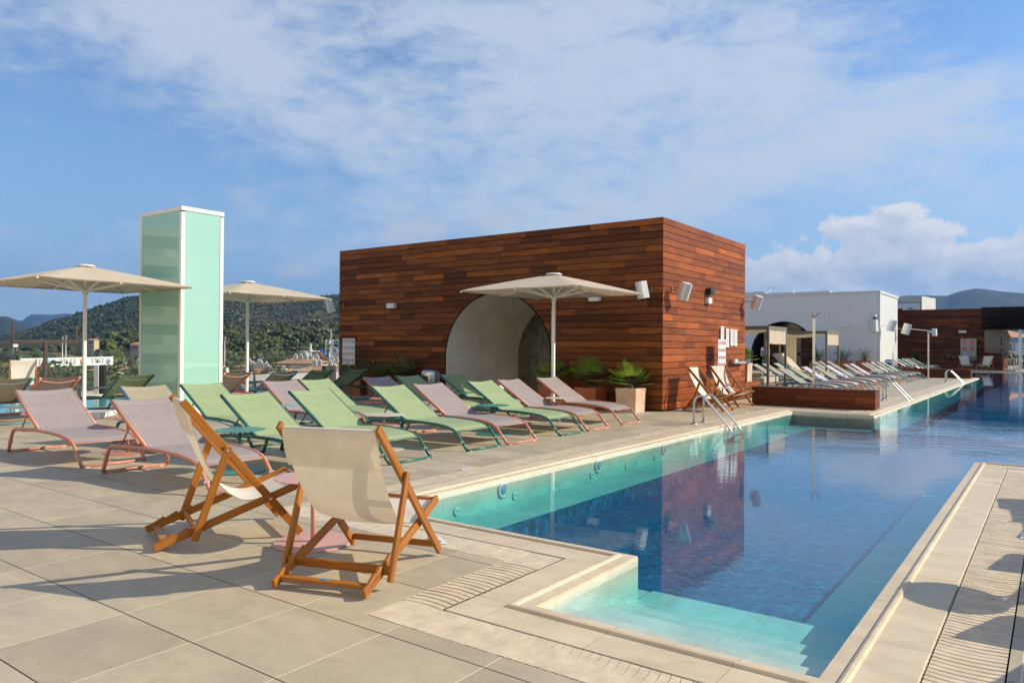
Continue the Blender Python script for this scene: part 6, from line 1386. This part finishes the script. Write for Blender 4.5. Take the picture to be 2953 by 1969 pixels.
chute('orange_slide', 'orange water slide running down to the pavilion edge', [(915, 1011, 0), (925, 1018, 0), (934, 1030, 0), (945, 1034, 0), (955, 1042, 0), (968, 1052, 0)], 132, .42, pm('orange_grp', (.70, .20, .035), .35, .05, 2))
chute('blue_slide', 'short blue water slide beside the orange one', [(927, 1006, 0), (932, 1014, 0), (938, 1024, 0), (946, 1036, 0)], 138, .40, pm('blue_grp', (.03, .22, .62), .35, .05, 2))
chute('white_slide', 'tangled white water slide tubes left of the orange slide', [(868, 1012, 0), (880, 1014, 0), (888, 1026, 2), (900, 1020, 4), (908, 1032, 2), (898, 1042, 0), (912, 1046, -2), (925, 1052, 0)], 136, .38, M_FRAMEW)
t_ = thing('slide_platform', 'white slide start platform on posts left of the blue slide', 'platform', tuple(at(894, 1012, 140))); mb = MB(); mb.box((0, 0, 0), (3.4, 2.5, .15)); mb.lathe([(.35, .1), (.12, 1.0), (.02, 1.6)], (0.2, 0, 0), 8); mb.build('deck', M_FRAMEW, t_); mb = MB(); [mb.tube([(x, y, -.1), (x, y, GZ-t_.location.z)], .1, 6) for x in (-1.5, 1.5) for y in (-1, 1)]; mb.build('posts', M_FRAMEW, t_)
# floodlight masts and poles
def mast(px, py0, py1, D, label, head=True, col=None):
    a_ = at(px, py0, D); t_ = thing('floodlight_mast', label, 'mast', (a_.x, a_.y, GZ), 0, 'masts in the valley'); L = a_.z-GZ; MB().tube([(0, 0, 0), (0, 0, L)], [.0011*D, .0008*D], 6).build('pole', col or M_METAL, t_)
    if head: mb = MB(); [mb.box((x*D*.0011, 0, L+z*D*.001), (.0011*D, .3, .0012*D)) for x in (-1.5, 0, 1.5) for z in (-1, 1)]; mb.tube([(-.0022*D, 0, L), (.0022*D, 0, L)], .0004*D, 4); mb.build('lamp_heads', M_METAL, t_)
mast(180, 975, 1030, 260, 'floodlight mast left of the first parasol pole, left one of a pair')
mast(190, 971, 1030, 255, 'floodlight mast left of the first parasol pole, right one of a pair')
mast(648, 973, 1030, 240, 'floodlight mast right of the mint glass shaft')
mast(857, 981, 1010, 200, 'thin forked pole in front of the pine wood', True, M_BARK)
mast(954, 948, 985, 170, 'thin antenna mast above the slide tower', False)
# ------------------------------------------------------------ right background
q = at(2640, 877, 120); t_ = block('billboard_building', 'white building with a framed billboard behind the far timber wall', 'building', (q.x-2.5, q.y, q.z-4), (9, 8, 10), rz=-.12, roof=False)
bb = thing('billboard', 'white billboard with dark red frame on the building behind the timber wall', 'billboard', tuple(at(2609, 889, 110)), YAW*.4); MB().box((0, 0, 0), (4.2, .1, 1.7)).build('panel', M_SIGNW, bb)
mb = MB(); [mb.box(c_, d_) for c_, d_ in (((0, -.06, .85), (4.3, .05, .1)), ((2.1, -.06, 0), (.1, .05, 1.7)), ((-1.1, -.06, -.15), (1.6, .04, .3)))]; mb.build('red_frame', pm('dark_red_paint', (.40, .02, .10), .5, .05, 5), bb)
mb = MB(); mb.tube([(.75+.3*math.cos(a_*PI/6), -.07, -.15+.2*math.sin(a_*PI/6)) for a_ in range(7)], .05, 5); mb.tube([(.75+.18*math.cos(a_*PI/6), -.07, -.2+.12*math.sin(a_*PI/6)) for a_ in range(7)], .05, 5); mb.build('blue_emblem', pm('emblem_blue', (.02, .22, .55), .5, .05, 5), bb)
t_ = thing('orange_parasol', 'pale orange parasol beyond the bar', 'parasol', (-3.75, 84, 0)); MB().lathe([(2.3, 2.55), (1.1, 2.95), (.0001, 3.25)], n=4, smooth=False).build('canopy', fabric('peach_canvas', (.75, .42, .24), .3), t_); MB().tube([(0, 0, -3), (0, 0, 3.2)], .05, 6).build('pole', M_METAL, t_)
for k, (x0, x1, y0, y1) in enumerate(((2895, 2920, 990, 1012), (2920, 2945, 988, 1012), (2905, 2960, 1002, 1018), (2945, 2975, 990, 1010))):
    D = 300+k*6; a_, b_ = at(x0, y0, D), at(x1, y1, D); w_ = math.hypot(b_.x-a_.x, b_.y-a_.y); h_ = a_.z-b_.z
    t_ = thing('apartment_block', 'white terraced apartment block seen through the bar, %s from the left' % ORD[k], 'apartment block', ((a_.x+b_.x)/2, (a_.y+b_.y)/2, b_.z), YAW*.3, 'white apartment blocks on the far slope'); mb = MB(); mb.box((0, 5, h_/2-6), (w_, 10, h_+12)); mb.build('walls', M_BLDW, t_)
    wn_ = MB(); nf_ = max(1, int(h_/1.1)); nx_ = int(w_/1.2)
    for i in range(nx_):
        for j in range(nf_): f2 = MB().box(((i+.5)*w_/nx_-w_/2, -.03, (j+.5)*h_/nf_), (.55, .06, .6)).build('window', M_WIN, t_)
mb = MB(); r_ = random.Random(4)
for k in range(120):
    px = r_.uniform(2880, 3080); ux_, uy_, _ = azel(px, 1000); D = r_.uniform(95, 130); clump(mb, Vector((ux_*D, uy_*D, HC-1.8+r_.uniform(-.8, .35))), 1.2, 10, .42, (1.3, 1.4, .8))
mb.tint = (1, 1, 1); tag(mb.build('distant_greenery', M_TREE), kind='stuff')
# ------------------------------------------------------------ the hotel behind the camera (mirrored in the glass shaft) and an added light-bouncing wing
hm = pm('hotel_render', (.42, .41, .36), .8, .05, .3)
ho = thing('hotel_tower', 'white hotel block with rounded balconies behind the camera', 'hotel', (-70, -24, GZ), math.atan2(.475, .88)-PI/2)
NF = 10; fh = 2.80; R_ = 60; mb, bl, wn_, rl = MB(), MB(), MB(), MB()
arcp = lambda r0, k: (r0*math.sin(k), -r0*math.cos(k)+R_)
ks = [(-.36+.72*i/36) for i in range(37)]
HT = GZ+NF*fh
for i in range(36):
    (xa, ya), (xb, yb_) = arcp(R_+0, ks[i]), arcp(R_+0, ks[i+1]); ya, yb_ = -ya, -yb_
    mb.poly([(xa, ya, 0), (xb, yb_, 0), (xb, yb_, NF*fh), (xa, ya, NF*fh)][::-1])
mb.poly([(*[(arcp(R_, ks[0])[0]), -arcp(R_, ks[0])[1]], NF*fh), (arcp(R_, ks[-1])[0], -arcp(R_, ks[-1])[1], NF*fh), (arcp(R_, ks[-1])[0], -14, NF*fh), (arcp(R_, ks[0])[0], -14, NF*fh)]); mb.build('walls', hm, ho)
for f_ in range(NF+1):
    z = f_*fh
    for i in range(36):
        (xa, ya), (xb, yb_) = arcp(R_, ks[i]), arcp(R_, ks[i+1]); o_ = 1.7 if i < 24 else 1.2
        pa, pb = (xa, -ya), (xb, -yb_); da, db = Vector((pa[0], pa[1]+R_, 0)).normalized(), Vector((pb[0], pb[1]+R_, 0)).normalized()
        qa, qb = (pa[0]+da.x*o_, pa[1]+da.y*o_), (pb[0]+db.x*o_, pb[1]+db.y*o_)
        bl.poly([(*qa, z-.25), (*qb, z-.25), (*qb, z+.55), (*qa, z+.55)][::-1]); bl.poly([(*pa, z-.25), (*pb, z-.25), (*qb, z-.25), (*qa, z-.25)][::-1]); bl.poly([(*pa, z+.0), (*pb, z+.0), (*qb, z+.0), (*qa, z+.0)])
        if f_ < NF and i % 3 != 2: c2_ = Vector(((pa[0]+pb[0])/2, (pa[1]+pb[1])/2, z+1.15))+da*.03; wn_.box(c2_, ((Vector(pb)-Vector(pa)).length*.98, .05, 2.1), Matrix.Rotation(math.atan2(pb[1]-pa[1], pb[0]-pa[0]), 3, 'Z'))
bl.build('balconies', pm('balcony_render', (.36, .33, .28), .8, .05, .3), ho); wn_.build('glazing', pm('curtained_glazing', (.17, .19, .19), .3, .1, 2), ho)
ho2 = thing('bounce_wing', 'unseen pale wing added behind the camera to bounce sunlight', 'hotel', (0, -13, 0)); mb = MB(); mb.box((-2, -3, 1.5), (56, 6, 35)); mb.build('walls', pm('bounce_wing_render', (.84, .78, .66), .8, .05, .3), ho2); wn_ = MB()  # unseen wing added to bounce sunlight onto the pavilion front and arch
for i in range(14):
    for j in range(5): wn_.box((-26+i*4, .03, -.5+j*2.9), (1.1, .08, 1.3))
wn_.build('glazing', M_WIN, ho2)
# ------------------------------------------------------------ air
hb_ = MB(); hb_.box((0, 2000, 370-9), (17800, 16000, 760)); m = bpy.data.materials.new('haze_air'); m.use_nodes = True; t = NT(m.node_tree); m.node_tree.nodes.clear()
vol = t.n('ShaderNodeVolumePrincipled'); vol.inputs['Color'].default_value = (.27, .52, 1.0, 1); vol.inputs['Density'].default_value = 0.95e-4; vol.inputs['Anisotropy'].default_value = .2; out = t.n('ShaderNodeOutputMaterial'); t.l(vol.outputs[0], out.inputs['Volume'])
hz_ = hb_.build('haze', m); tag(hz_, kind='stuff')
